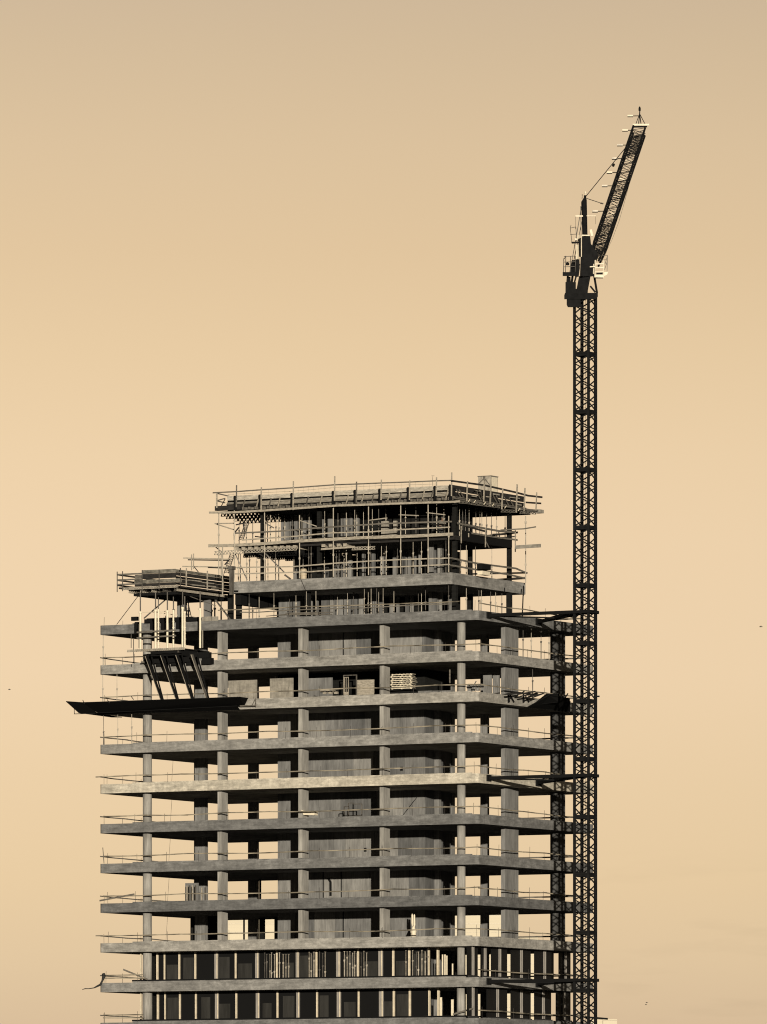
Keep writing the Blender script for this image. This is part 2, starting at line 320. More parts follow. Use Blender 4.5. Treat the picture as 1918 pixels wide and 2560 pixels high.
# ------------------------------------------------------------------ glazed storeys
front_m = [(394, 5), (412, 3), (449, 4), (489, 4), (541, 10), (590, 4), (643, 10), (693, 4), (744, 9), (792, 4), (846, 11), (896, 4), (952, 12), (984, 5), (1024, 5), (1072, 3), (1095, 4)]
yw = 2.6
for n in (10, 11):
    z0, z1 = ZT(n), ZT(n - 1) - TH
    shift = 0 if n == 10 else 1.5
    for i, (px, wd) in enumerate(front_m):
        nx = front_m[i + 1][0] if i + 1 < len(front_m) else px + 12
        x = fx(px + shift, yw); xn = fx(nx + shift, yw)
        wv = wd / 29.13
        win = MB().box((x - wv / 2, yw - 0.1, z0 + 0.22), (x + wv / 2, yw + 0.15, z1)) if wd < 8 else MB().box((x - wv * 0.55, yw - 0.02, z0 + 0.22), (x - wv * 0.02, yw + 0.15, z1)).box((x + wv * 0.10, yw - 0.1, z0 + 0.22), (x + wv * 0.55, yw + 0.15, z1))
        win.box((x + wv * 0.56, yw - 0.05, z0 + 0.22), (xn - 0.08, yw + 0.1, z0 + 0.30))
        wo_ = win.build('window', 'alu' if wd < 8 else 'greyalu', T)
        if px < 1060: MB().box((x + wv * 0.56, yw + 0.02, z0 + 0.31), (xn - 0.09, yw + 0.05, z1 - 0.01)).build('pane', 'glass', wo_)
        if px < 1060 and (i * 7 + n) % 3 != 1 and xn - x > 1.2: u0 = x + wv * .56 + .15 * (i % 4); MB().box((u0, yw - 0.01, z0 + 0.32), (min(u0 + .9 + .25 * (i % 3), xn - .1), yw + 0.015, z0 + (1.6 if (i + n) % 2 else 2.2))).build('lining_board', 'glassb', wo_)
        if wd >= 8: MB().box((x + wv * 0.25, yw - 0.14, z0 + 0.24), (x + wv * 0.5, yw - 0.103, z1 - 0.01)).build('frame', 'alu', wo_)
    MB().box((fx(330, 0.9), 0.9, z0 + 0.115), (fx(1170, 0.9), 1.25, z0 + 0.26)).build('sill', 'black', T)
    xl = fx(352, 1.6)
    MB().box((xl - 0.05, 1.55, z0), (xl + 0.05, 1.7, z1)).box((xl + 0.2, 1.62, z0), (xl + 0.26, 1.75, z1)).build('window_frame', 'alu', T)
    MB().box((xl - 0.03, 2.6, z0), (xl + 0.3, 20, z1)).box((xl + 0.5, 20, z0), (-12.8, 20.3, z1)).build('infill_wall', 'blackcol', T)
    # right-hand side: dark units with open gaps between them
    for a, b in ((1168, 1193.5), (1204.5, 1217.5), (1228.5, 1267), (1277.5, 1326), (1336.5, 1383.5), (1397.5, 1425.5)) if n == 10 else ((1168, 1194), (1217.5, 1267), (1277.5, 1326), (1336.5, 1377), (1390.5, 1425.5)):
        u = MB().box((-1.05, fy(a, -1), z0), (-0.95, fy(b, -1), z1)).build('window', 'glass', T)
        mid = (a + b) / 2
        MB().box((-0.93, fy(mid - 3, -1), z0 + .2), (-0.85, fy(mid - 1.4, -1), z1)).box((-0.93, fy(mid + 1, -1), z0 + .2), (-0.85, fy(mid + 2, -1), z1)).build('frame', 'greyalu', u)
        MB().box((-0.93, fy(a, -1) + .01, z0), (-0.80, fy(b, -1) - .01, z0 + 0.16)).build('sill', 'darkalu', u)
    x = fx(1179, 0.9); MB().box((x - 0.1, 0.9, z0), (x + 0.06, 1.0, z1)).box((x + 0.1, 0.88, z0), (x + 0.14, 0.98, z1)).build('window_frame', 'greyalu', T)

# ================================================================== guardrails, one per slab
def plankline(m, p, q, seg, w=0.045, h=0.095, jit=0.05):
    p, q = Vector(p), Vector(q); Ld = (q - p).length; k = max(1, round(Ld / seg)); d = (q - p) / k
    zo = 0
    for i in range(k):
        a = p + d * i; b = p + d * (i + 1) + d.normalized() * 0.35; z2 = random.uniform(-jit, jit)
        off = Vector((0, 0, 0)); 
        pm = a.lerp(b, 0.5) + Vector((0, 0, -abs(random.uniform(0, 0.03))))
        o2 = 0.05 * (i % 2)
        n = Vector((d.y, -d.x, 0)).normalized() * -o2
        m.bar(a + Vector((0, 0, zo)) + n, pm + Vector((0, 0, (zo + z2) / 2)) + n, w, h); m.bar(pm + Vector((0, 0, (zo + z2) / 2)) + n, b + Vector((0, 0, z2)) + n, w, h)
        zo = z2
postme = None
for n in range(1, 12):
    z = ZT(n)
    gr = thing('guardrail', (-19, 0.2, z), 'thin timber guardrail on wire posts round ' + SN[n], 'railing', 'guardrails round the open floors')
    random.seed(100 + n)
    m = MB(); hh = 0.68
    xa = X0 + 0.25 if n not in (5, 9) else X0 - 0.5
    if n > 9: plankline(m, (xa, 0.22, z + hh), (fx(350, .22), 0.22, z + hh - .05), 4.1, jit=0.07); plankline(m, (xa, 0.22, z + hh - .25), (fx(352, .22), 0.22, z + hh - .3), 4.1, jit=0.03)
    elif n != 1: plankline(m, (xa, 0.22, z + hh), (-0.3, 0.22, z + hh), 4.1, jit=0.07)
    else: plankline(m, (fx(545, 0.22), 0.22, z + hh + 0.25), (-2.3, 0.22, z + hh + .2), 4.1)
    m.build('rail', 'railwood', gr)
    m = MB(); plankline(m, (-0.22, 0.5, z + hh), (-0.22, Y1 - 0.8, z + hh * random.uniform(0.75, 1)), 4.0, jit=0.09); m.build('rail', 'railwood', gr)
    m = MB()
    if n > 1: plankline(m, (X0 + 0.22, -0.2, z + hh - 0.03), (X0 + 0.22, Y1 * 0.6, z + hh * 0.8), 4.0); 
    m.bar((X0 + 2, Y1 - 0.3, z + hh), (-1.0, Y1 - 0.3, z + hh), 0.05, 0.13)
    m.build('rail', 'oldtimber', gr)
    def post(x, y, h, r=0.016):
        b = MB().tube((x, y, z), (x + random.uniform(-.03, .03), y, z + h), r, n=5).build('post', 'cable', gr)
    for k in range(13):
        x = X0 + 0.5 + 3.08 * k + random.uniform(-.25, .25)
        if x < -0.2 and not (n == 1 and x < -27) and not (n > 9 and x > -34): post(x, 0.3, random.uniform(0.75, 1.05))
    for k in range(7): post(-0.3, 1.2 + 2.9 * k + random.uniform(-.3, .3), random.uniform(0.7, 1.1))
    for k in range(3): post(X0 + 0.25, 0.4 + 3.2 * k, random.uniform(0.6, 0.95))
random.seed(11)
# loose boards lying against the rails at the left end
for (a, b, z, lab) in ((at(249, 2252, y=0.1), at(336, 2235.5, y=0.15), 0, 'loose dark board slanting over the left rail three slabs below the palest'),
                       (at(308, 2424, y=0.3), at(369, 2449, y=0.4), 0, 'loose board slanting down to the left round column between the glazed storeys'),
                       (at(257, 2119, y=0.1), at(260, 2157, y=0.1), 0, 'short dark board standing upright at the left end, two slabs below the palest'),
                       (at(1133, 2536, y=0.2), at(1184, 2521, y=0.2), 0, 'loose board leaning before the right round column at the bottom of the photo')):
    tag(MB().bar(a, b, 0.05, 0.14 if abs(a.z - b.z) < 1 else 0.05).build('loose_board', 'oldtimber'), lab, 'board')

# ================================================================== steel props
props = []
def prop(x, y, z0, z1, m='steel', r=0.036, kmid=0.5, bright=None):
    b = MB(); zm = z0 + (z1 - z0) * kmid
    b.tube((x, y, z0), (x, y, z0 + 0.02), r * 2.6, n=6)
    b.tube((x, y, z0 + 0.02), (x, y, zm), r * 1.15); b.tube((x, y, zm - 0.12), (x, y, zm + 0.05), r * 2.0); b.bar((x - 0.09, y, zm - 0.02), (x + 0.11, y, zm + 0.03), 0.03)
    b.tube((x, y, zm + 0.05), (x, y, z1 - 0.02), r * 0.72); b.tube((x, y, z1 - 0.02), (x, y, z1), r * 2.6, n=6)
    return b.build('steel_prop', m)
def proprow(items, where, grp):
    items = sorted(items, key=lambda t: t[0])
    for i, (px, y, z0, z1, m, k) in enumerate(items):
        x = fx(px, y); o = prop(x, y, z0, z1, m, kmid=k, r=random.uniform(0.028, 0.042))
        tag(o, '%s %s prop from the left, %s' % (ordn(i), 'pale thin' if m == 'steel' else 'dark thin', where), 'prop', grp)
def spec(pxs, ys, z0, z1, k=(0.4, 0.65), dark=0.35):
    return [(px, random.choice(ys), z0, z1, 'dullsteel' if random.random() < dark else 'steel', random.uniform(*k)) for px in pxs]
proprow(spec((258,), (0.35,), ZT(2), ZT(1) - TH), 'under the left end of the highest full slab', 'props under the full slabs')
proprow(spec((257, 292.5), (0.35,), ZT(3), ZT(2) - TH), 'under the left end of the second full slab', 'props under the full slabs')
proprow(spec((259, 294.5, 329.5), (0.35,), ZT(4), ZT(3) - TH), 'under the left end of the third full slab', 'props under the full slabs')
proprow([(px, 0, 0, 0, 0, 0) for px in ()], '', '')
for i, (px, nn) in enumerate(((1308, 2), (1328.5, 2), (1353, 2), (1373, 2), (1332, 3))):
    x = -0.7; o = prop(x, fy(px, x), ZT(nn), ZT(nn - 1) - TH, 'steel' if i % 2 else 'dullsteel', kmid=0.6)
    tag(o, ('%s steel prop right of the wide flat column under the highest full slab' % ordn(i)) if nn == 2 else 'lone steel prop under the right side of the second full slab', 'prop', 'props under the full slabs')
lowpx = (623, 632, 648, 685, 724, 740, 766, 790, 844, 869, 884, 911, 921, 928, 942, 947, 958, 985, 1046, 1054, 1064, 1122)
proprow(spec(lowpx, (2.4, 4.2, 6.0), ZT(1), ZT(0) - 1.0), 'standing on the highest full slab', 'props on the highest full slab')
for i, (px, y) in enumerate(((1131, 3.2), (1166, 6), (1197.5, 9), (1203.5, 4.6), (1227, 7), (1239.5, 10), (1255, 8.2))):
    x = -4.2; o = prop(x, fy(px, x), ZT(1), ZT(0) - 1.0, 'steel' if i % 2 else 'dullsteel', kmid=0.6)
    tag(o, '%s thin prop along the open right side under the short top slab' % ordn(i), 'prop', 'props on the highest full slab')
midpx = (596, 601, 617, 624, 642, 670, 689, 697, 735, 758, 772, 778, 803, 811, 841, 848, 860, 866, 893, 926, 945, 954, 961, 966, 994, 1033, 1054, 1099, 1115)
proprow(spec(midpx, (2.3, 3.6, 5.2, 6.4), ZT(0), 59.18, (0.55, 0.8)), 'standing on the short top slab', 'props on the short top slab')
for i, (px, h) in enumerate(((1130, 0), (1152, 0), (1166, 0), (1189, 0), (1230, 0))):
    x = -4.6; o = prop(x, fy(px, x), ZT(0), 59.18, 'dullsteel' if i % 2 else 'steel', kmid=0.42)
    tag(o, '%s thin prop along the open right side under the middle deck' % ordn(i), 'prop', 'props on the short top slab')
toppx = (598, 616, 632, 669, 676, 690, 697, 712, 731, 755, 773, 812, 845, 866, 887, 892, 909, 931, 947, 965, 1014, 1040, 1082, 1092, 1110)
proprow(spec(toppx, (2.6, 3.8, 5.0, 6.0), 59.56, 62.5, (0.4, 0.7)), 'standing on the middle deck', 'props on the middle deck')
for i, px in enumerate((1149, 1157, 1164, 1173, 1190, 1200, 1205, 1217, 1229, 1242, 1263)):
    x = -5.2; o = prop(x, fy(px, x), 59.56, 62.5, 'dullsteel' if i % 3 else 'steel', kmid=0.55)
    tag(o, '%s thin prop along the open right side under the top deck' % ordn(i), 'prop', 'props on the middle deck')
# tall scaffold standards up the front of the top storeys
for i, (px, top, bot, y) in enumerate(((547, 1279, 1437, 1.0), (586, 1270, 1452, 1.0), (661.5, 1278, 1452, 1.3), (749, 1288, 1446, 1.3), (833.5, 1268, 1442, 1.3), (921.5, 1262, 1438, 1.3), (1002, 1258, 1434, 1.3), (1070.5, 1250, 1432, 1.3), (1122, 1290, 1431, 1.3))):
    a, b = at(px, bot, y=y), at(px, top, y=y); m = MB().tube(a, b, 0.05)
    for t in (0.3, 0.62): m.tube(a.lerp(b, t), a.lerp(b, t + 0.03), 0.09)
    tag(m.build('scaffold_pole', 'steel'), '%s tall pale scaffold pole from the left up the top storeys' % ordn(i), 'pole', 'scaffold poles up the front of the top storeys')
for i, (px, top, bot, x) in enumerate(((1314.5, 1290, 1457, -2.9),)):
    tag(MB().tube(at(px, bot, x=x), at(px, top, x=x), 0.045).tube(at(px, 1415, x=x), at(px, 1409, x=x), 0.08).tube(at(px, 1309, x=x), at(px, 1303, x=x), 0.09).build('scaffold_pole', 'steel'), 'tall scaffold pole at the right end of the short top slab', 'pole', 'scaffold poles up the right end of the top storeys')
tag(MB().tube(at(1306, 1541, x=-1.8), at(1309, 1466, x=-2.6), 0.055).build('scaffold_pole', 'black'), 'dark pole leaning from the highest full slab to the short top slab, right end', 'pole', 'scaffold poles up the right end of the top storeys')

# rails across the top storeys
def wobble(name, pts, m, w, h, label, cat='rail', grp=None):
    b = MB()
    for p, q in zip(pts, pts[1:]): b.bar(p, q, w, h)
    return tag(b.build(name, m), label, cat, grp)
GU = 'rails round the upper storeys'
def fr(y, *pp): return [at(px, py, y=y) for px, py in pp]
def rr(x, *pp): return [at(px, py, x=x) for px, py in pp]
wobble('rail', fr(1.5, (577, 1419), (640, 1418), (735, 1416.5), (840, 1408), (920, 1403), (1000, 1399), (1125, 1395)), 'timber', 0.05, 0.11, 'upper timber rail along the front of the short top slab', 'rail', GU)
wobble('rail', fr(1.5, (577, 1435), (700, 1432), (780, 1429), (920, 1419), (1000, 1417), (1125, 1411)), 'timber', 0.05, 0.11, 'lower timber rail along the front of the short top slab', 'rail', GU)
wobble('rail', rr(-3.1, (1127, 1395), (1190, 1408), (1235, 1414), (1290, 1421), (1318, 1433)), 'oldtimber', 0.05, 0.15, 'upper timber rail along the right side of the short top slab', 'rail', GU)
wobble('rail', rr(-3.1, (1127, 1413), (1190, 1424), (1270, 1436), (1313, 1446)), 'oldtimber', 0.05, 0.15, 'lower timber rail along the right side of the short top slab', 'rail', GU)
wobble('rail', fr(15, (1180, 1435), (1319, 1432)), 'darktimber', 0.05, 0.14, 'upper dark rail along the back of the short top slab', 'rail', GU)
wobble('rail', fr(15, (1240, 1450), (1312, 1445)), 'darktimber', 0.05, 0.2, 'lower dark rail along the back of the short top slab', 'rail', GU)
wobble('rail', fr(1.2, (585, 1333), (700, 1328), (765, 1322), (850, 1316), (960, 1309), (1050, 1306), (1130, 1304)), 'oldtimber', 0.05, 0.13, 'upper timber rail along the front of the middle deck', 'rail', GU)
wobble('rail', fr(1.2, (605, 1350), (735, 1341), (830, 1332), (920, 1330), (1000, 1324), (1125, 1318)), 'timber', 0.05, 0.11, 'lower timber rail along the front of the middle deck', 'rail', GU)
wobble('rail', rr(-3.2, (1144, 1308), (1190, 1317), (1250, 1328), (1290, 1331)), 'oldtimber', 0.05, 0.17, 'upper timber rail along the right side of the middle deck', 'rail', GU)
wobble('rail', rr(-3.2, (1180, 1333), (1240, 1343), (1294, 1350)), 'oldtimber', 0.05, 0.15, 'lower timber rail along the right side of the middle deck', 'rail', GU)
wobble('rail', fr(13, (1215, 1340), (1295, 1331)), 'darktimber', 0.05, 0.17, 'dark rail along the back of the middle deck', 'rail', GU)
wobble('plank', fr(11.5, (1252, 1325), (1310, 1322), (1340, 1317)), 'oldtimber', 0.1, 0.10, 'long plank poking out right beside the dark rear column of the middle deck', 'plank')
wobble('plank', fr(11.0, (1288, 1368), (1352, 1364)), 'ply', 0.1, 0.30, 'broad pale plank sticking out right from the end of the middle deck', 'plank')
# pale plank ledges of the two decks
wobble('ledger_board', fr(1.15, (521, 1364.5), (580, 1363.5), (660, 1359), (740, 1353), (900, 1344.5), (1040, 1340), (1133, 1335)), 'timber', 0.08, 0.26, 'pale ledger board along the front of the middle deck, poking out left', 'board', 'ledger boards of the upper decks')
wobble('ledger_board', fr(0.75, (523, 1281.5), (580, 1281), (640, 1277.5), (740, 1271), (840, 1264), (930, 1261), (1040, 1257), (1135, 1254.5), (1150, 1253)), 'timber', 0.08, 0.18, 'pale ledger board along the front of the top deck, poking out left', 'board', 'ledger boards of the upper decks')
# crossing tubes
for i, (pts, lab) in enumerate((
        (((537, 1309), (585, 1308)), 'short level tube at the far left of the middle deck'),
        (((540, 1310), (584, 1324), (606, 1330)), 'long tube slanting down right at the left of the middle deck'),
        (((921, 1301), (968, 1295)), 'pale tube tied across two props right of the pillar in the top storey'),
        (((998, 1287), (1047, 1289)), 'level pale tube tied across two props left of the worker'),
        (((1066, 1281.5), (1113, 1287)), 'pale tube slanting just above the worker'),
        (((746, 1300), (792, 1316)), 'pale tube slanting down right across the left of the top storey'),
        (((664, 1308), (685, 1320)), 'short dark tube slanting down by the left dark column'))):
    tag(MB().tube(at(*pts[0], y=2.0), at(*pts[1], y=2.0), 0.05).build('scaffold_tube', 'steel' if i != 6 else 'dullsteel'), lab, 'tube', 'loose scaffold tubes in the top storeys')
    if len(pts) == 3: pass
for i, (a, b, r) in enumerate((((588, 1384), (618, 1450), 0.10), ((664, 1384), (711, 1431), 0.10), ((534, 1363), (553, 1379), 0.07), ((712, 1437), (727, 1448), 0.12))):
    tag(MB().bar(at(*a, y=1.9), at(*b, y=2.4), r, r).build('brace', 'dullsteel'), ('dark diagonal brace under the left end of the middle deck', 'dark diagonal brace right of the left dark column', 'short dark brace left of the middle deck', 'pale board leaning low on the short top slab')[i], 'brace')

for (pts, x_, w_, lab) in (
        (((1160, 1314), (1216, 1329)), -3.3, .16, 'dark board just under the upper right rail near the middle deck corner'),
        (((1232, 1336), (1278, 1334)), -5, .13, 'short dark rail crossing behind the right rails of the middle deck'),
        (((1225, 1347), (1290, 1341)), -6, .10, 'lower dark rail crossing behind the right rails of the middle deck'),
        (((1172, 1329), (1230, 1352)), -3.6, .12, 'dark board slanting down along the right edge of the middle deck'),
        (((1188, 1312), (1192, 1345)), -4, .06, 'thin dark upright among the right rails of the middle deck'),
        (((1247, 1330), (1252, 1356)), -4, .06, 'thin dark upright beyond the post midway along the middle deck')):
    tag(MB().bar(at(*pts[0], x=x_), at(*pts[1], x=x_), .06, w_).build('scaffold_board', 'darktimber'), lab, 'board', 'dark boards at the right of the middle deck')
for (pts, y_, lab) in (
        (((590, 1312), (614, 1307)), 2.4, 'dark level bar tied to the leaning ladder of the middle deck'), (((588, 1330), (598, 1318)), 2.4, 'short dark bar slanting up left of the middle deck ladder'),
        (((612, 1331), (608, 1308)), 2.2, 'dark upright bar right of the middle deck ladder'), (((638, 1341), (652, 1343)), 3.0, 'short dark bar beside the left dark column'),
        (((586, 1350), (586, 1332)), 1.6, 'stubby dark upright on the left edge of the middle deck'), (((574, 1398), (562, 1412)), 1.5, 'short dark bar slanting left below the middle deck end'),
        (((641, 1379), (660, 1392)), 2.0, 'short dark bar under the lattice girder left of the dark column')):
    tag(MB().bar(at(*pts[0], y=y_), at(*pts[1], y=y_), .08, .10).build('scaffold_tube', 'darktimber'), lab, 'bar', 'dark bars at the left of the upper storeys')
# ================================================================== middle deck
MD = thing('formwork_deck', (-15, 6, 59.18), 'middle formwork deck with joist ends and lattice girder, over the short top slab', 'formwork', 'formwork decks')
xl, xr = fx(579, 1.7), -3.35
MB().box((xl, 1.5, 59.40), (xr, 12.4, 59.55)).build('deck_board', 'darktimber', MD)
MB().box((fx(742, 1.7), 1.9, 59.18), (xr, 12.4, 59.40)).build('deck_frame', 'darktimber', MD)
MB().box((xr, 3.2, 59.2), (xr + 0.06, 12.4, 60.0)).build('edge_board', 'black', MD)
for k, px in enumerate(list(range(588, 740, 16)) + [804, 822, 842, 858]):
    a = at(px, 1372 - (px - 588) * 0.035, y=1.35); MB().box((a.x, 1.35, a.z - 0.12), (a.x + 0.10, 4.5, a.z + 0.14)).box((a.x, 1.36, a.z - 0.11), (a.x + 0.34, 1.42, a.z + 0.13)).build('joist', 'timber', MD)
def truss(p, q, h, n, m, name, parent, r=0.025):
    p, q = Vector(p), Vector(q); up = Vector((0, 0, h)); b = MB(); b.bar(p, q, 0.05, 0.05); b.bar(p + up, q + up, 0.05, 0.05)
    for i in range(n):
        a = p.lerp(q, i / n); c = p.lerp(q, (i + 0.5) / n); d = p.lerp(q, (i + 1) / n); b.bar(a, c + up, r * 2, r * 2); b.bar(c + up, d, r * 2, r * 2)
    return b.build(name, m, parent)
truss(at(536, 1387, y=1.3), at(742, 1375, y=1.3), 0.28, 26, 'steel', 'lattice_girder', MD)
truss(at(880, 1375, y=1.3), at(938, 1373, y=1.3), 0.24, 7, 'steel', 'lattice_girder', MD)
MB().bar(at(803, 1373, y=1.3), at(887, 1367, y=1.3), 0.06, 0.16).build('packing_board', 'timber', MD)
for r_ in range(4):
    y = 3.2 + r_ * 2.2; z = 58.55 + 0.05 * r_
    b = MB(); xa_, xb_ = fx(588 + r_ * 4, 1.7), fx(740, 1.7)
    truss((xa_, y, z), (xb_, y, z), 0.55, 30, 'black', 'lattice_girder', MD, r=0.045)

# ================================================================== top deck
TD = thing('formwork_deck', (-15, 8, 62.4), 'top formwork deck with splayed edge boards and tall rail posts, highest on the tower', 'formwork', 'formwork decks')
xl, xr, yf, yb = fx(533, 0.8), -2.95, 0.8, 16.7
MB().box((xl + 1.6, yf + 0.9, 62.62), (xr - 0.1, yb, 62.80)).build('deck_board', 'darktimber', TD)
MB().box((fx(598, yf), yf + 1.4, 62.42), (xr - 0.8, yb, 62.618)).build('deck_frame', 'black', TD)
for r_, (pa, pb) in enumerate(((553, 640), (566, 655), (585, 690), (600, 700))):
    y = 2.2 + 1.9 * r_; truss((fx(pa, y), y, 62.15 - .05 * r_), (fx(pb, y) + 1.5, y, 62.15 - .05 * r_), 0.42, 14, 'black', 'lattice_girder', TD, r=0.04)
# joists ends along the front
k = 0
for i in range(34):
    px = 604 + i * 15.6; x = fx(px, yf)
    zj = 62.60
    MB().box((x, yf + 0.08, zj - 0.08), (x + 0.13, yf + 3, zj + 0.16)).box((x + 0.134, yf + 0.45, zj - 0.06), (x + 0.33, yf + 0.5, zj + 0.13)).build('joist', 'oldtimber', TD)
# splayed lower boards (front): bottom edge in, top edge out
def strip(name, pa, pb, za, zb, ya, yb_, m, par, th=0.05):
    b = MB(); b.slabq([(fx(pa, ya), ya, za), (fx(pb, ya), ya, za), (fx(pb, ya), yb_, zb), (fx(pa, ya), yb_, zb)], th); return b.build(name, m, par)
edges = (568, 653, 734, 837, 891, 953, 1024, 1091, 1129)
for i in range(len(edges) - 1):
    a, b_ = edges[i] + 0.8, edges[i + 1] - 2.5
    dz = random.uniform(-0.04, 0.04)
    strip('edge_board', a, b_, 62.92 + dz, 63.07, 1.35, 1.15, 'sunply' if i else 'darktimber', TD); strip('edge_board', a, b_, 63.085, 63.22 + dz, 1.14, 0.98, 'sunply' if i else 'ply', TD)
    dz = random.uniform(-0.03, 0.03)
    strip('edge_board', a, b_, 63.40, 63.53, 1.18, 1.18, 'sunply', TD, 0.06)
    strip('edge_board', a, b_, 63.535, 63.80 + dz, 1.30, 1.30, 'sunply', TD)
MB().box((fx(569, 1.55), 1.55, 62.42), (xr - .1, 1.6, 63.6)).build('gap_darkening_sheet', 'black', TD)  # black sheet added so the gaps between boards and joists read dark
for i, px in enumerate((602, 636, 668, 690, 761, 795, 825, 861, 883, 899, 925, 964, 994, 1051, 1073, 1110)):
    x = fx(px, 0.9); MB().bar((x, 1.25, 62.72), (x + 0.42, 0.86, 63.38), 0.10, 0.09).build('strut', 'timber' if i % 2 else 'oldtimber', TD)
for px, t, b_ in ((591, 1213, 1268), (653, 1218, 1278), (733, 1203, 1275), (836.5, 1190, 1252), (891, 1204, 1257), (953, 1199, 1250), (1024, 1201, 1250), (1091, 1193, 1240), (1129, 1181, 1240)):
    p, q = at(px, b_, y=0.72), at(px + 0.6, t, y=0.72); MB().bar(p, q, 0.11, 0.05).build('post', 'oldtimber' if px in (591, 891) else 'timber', TD)
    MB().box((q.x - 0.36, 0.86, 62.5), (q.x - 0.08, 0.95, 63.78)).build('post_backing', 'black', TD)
m = MB(); pts = fr(0.85, (532, 1232), (591, 1229), (653, 1224.5), (733, 1219.5), (836, 1212), (891, 1210), (953, 1207.5), (1024, 1205), (1091, 1202), (1129, 1201))
for p, q in zip(pts, pts[1:]): m.bar(p, q, 0.05, 0.11)
m.build('rail', 'oldtimber', TD)
m = MB(); pts = fr(4.0, (570, 1236), (733, 1228), (836, 1219), (953, 1214), (1091, 1210))
for p, q in zip(pts, pts[1:]):
    m.bar(p, q, 0.03, 0.03); 
    for t in range(8): c = p.lerp(q, t / 8); m.tube(c - Vector((0, 0, 0.7)), c + Vector((0, 0, 0.25)), 0.008, n=4)
m.build('starter_bar', 'timber', TD)
# left end return
m = MB(); P0 = at(541, 1233, y=0.85)
m.bar(P0, at(563, 1240, y=0.85) + Vector((0, 1.5, 0)), 0.05, 0.10); m.bar(at(541, 1252, y=0.85), at(563, 1246, y=2), 0.05, 0.10); m.bar(at(541, 1252, y=0.85), at(563, 1257, y=2.4), 0.05, 0.1)
m.build('rail', 'oldtimber', TD)
MB().bar(at(542, 1270, y=0.8), at(542, 1233, y=0.8), 0.13, 0.06).build('post', 'timber', TD)
MB().bar(at(552, 1268, y=2), at(563, 1247, y=2), 0.06, 0.06).build('strut', 'darktimber', TD)
MB().box((fx(537, .9), 0.9, 62.55), (fx(600, .9), 1.3, 62.95)).build('edge_board', 'darktimber', TD)
# right side
for px, t, b_, w_ in ((1168, 1203, 1256, .12), (1210.5, 1194, 1255, .13), (1226.5, 1210, 1267, .13), (1256, 1221, 1273, .13), (1292, 1211, 1282, .15), (1311.5, 1220, 1283, .13), (1341, 1231, 1277, .10)):
    MB().bar(at(px - 1, b_, x=-2.8), at(px + 1.2, t, x=-2.8), 0.05, w_ + 0.05).build('post', 'timber', TD)
def rstrip(name, ya, yb_, za, zb, xa_, xb_, m, th=0.05):
    return MB().slabq([(xa_, ya, za), (xa_, yb_, za), (xb_, yb_, zb), (xb_, ya, zb)], th).build(name, m, TD)
yy = [fy(p, -3) for p in (1131, 1168, 1211, 1257, 1292, 1318)]
for i in range(5):
    rstrip('edge_board', yy[i] + .03, yy[i + 1] - .03, 62.85, 63.25, -3.5, -3.2, 'darktimber'); rstrip('edge_board', yy[i] + .03, yy[i + 1] - .03, 63.35, 63.85, -3.3, -3.3, 'darktimber')
rstrip('edge_board', yy[0], fy(1318, -3.0), 62.62, 62.86, -3.05, -3.1, 'oldtimber')
for i, px in enumerate((1148, 1156, 1200, 1206, 1240, 1248, 1268, 1280)):
    y = fy(px, -3); MB().bar((-3.15, y + 0.7, 62.75), (-3.0, y - 0.5, 63.45), 0.06, 0.09).build('strut', 'oldtimber', TD)
for i, (a, b_, py, w2) in enumerate(((1187, 1202, 1226, .1), (1233, 1249, 1235, .12), (1275, 1300, 1243, .08), (1180, 1192, 1240, .1), (1290, 1304, 1261, .1))):
    p, q = at(a, py, x=-2.98), at(b_, py + (b_ - a) * .13, x=-2.98); MB().bar(p, q, 0.04, w2).build('cleat', 'ply', TD)
m = MB()
for p, q in zip(rr(-2.85, (1129, 1202), (1211, 1213), (1290, 1231), (1320, 1239), (1355, 1243)), rr(-2.85, (1211, 1213), (1290, 1231), (1320, 1239), (1355, 1243), (1356, 1243))): m.bar(p, q, 0.05, 0.16)
m.build('rail', 'darktimber', TD)
m = MB(); m.bar(at(1315, 1256, x=-2.85), at(1353, 1258.5, x=-2.85), 0.05, 0.15); m.build('rail', 'darktimber', TD)
MB().bar(at(1300, 1273, x=-2.9), at(1349, 1277, x=-2.9), 0.2, 0.16).build('edge_board', 'oldtimber', TD)
for a, b_, n_ in (((1148, 1257.5), (1176, 1260), 3), ((1178, 1261), (1250, 1270), 8), ((1253, 1280), (1290, 1281), 4), ((1300, 1283.5), (1340, 1285.5), 5)):
    truss(at(*a, x=-2.8), at(*b_, x=-2.8), 0.2, n_, 'oldtimber', 'lattice_girder', TD, r=0.03)
MB().box((-3.3, fy(1339, -3.1), 62.55), (-2.7, fy(1350, -3.1), 62.85)).build('end_block', 'ply', TD)
for i, px in enumerate((1171, 1185, 1210, 1231, 1262, 1296)):
    p = at(px, 1254 + (px - 1171) * 0.18, x=-2.72); MB().tube(p, p + Vector((0, 0.3, 0.22)), 0.035).build('clamp', 'white', TD)

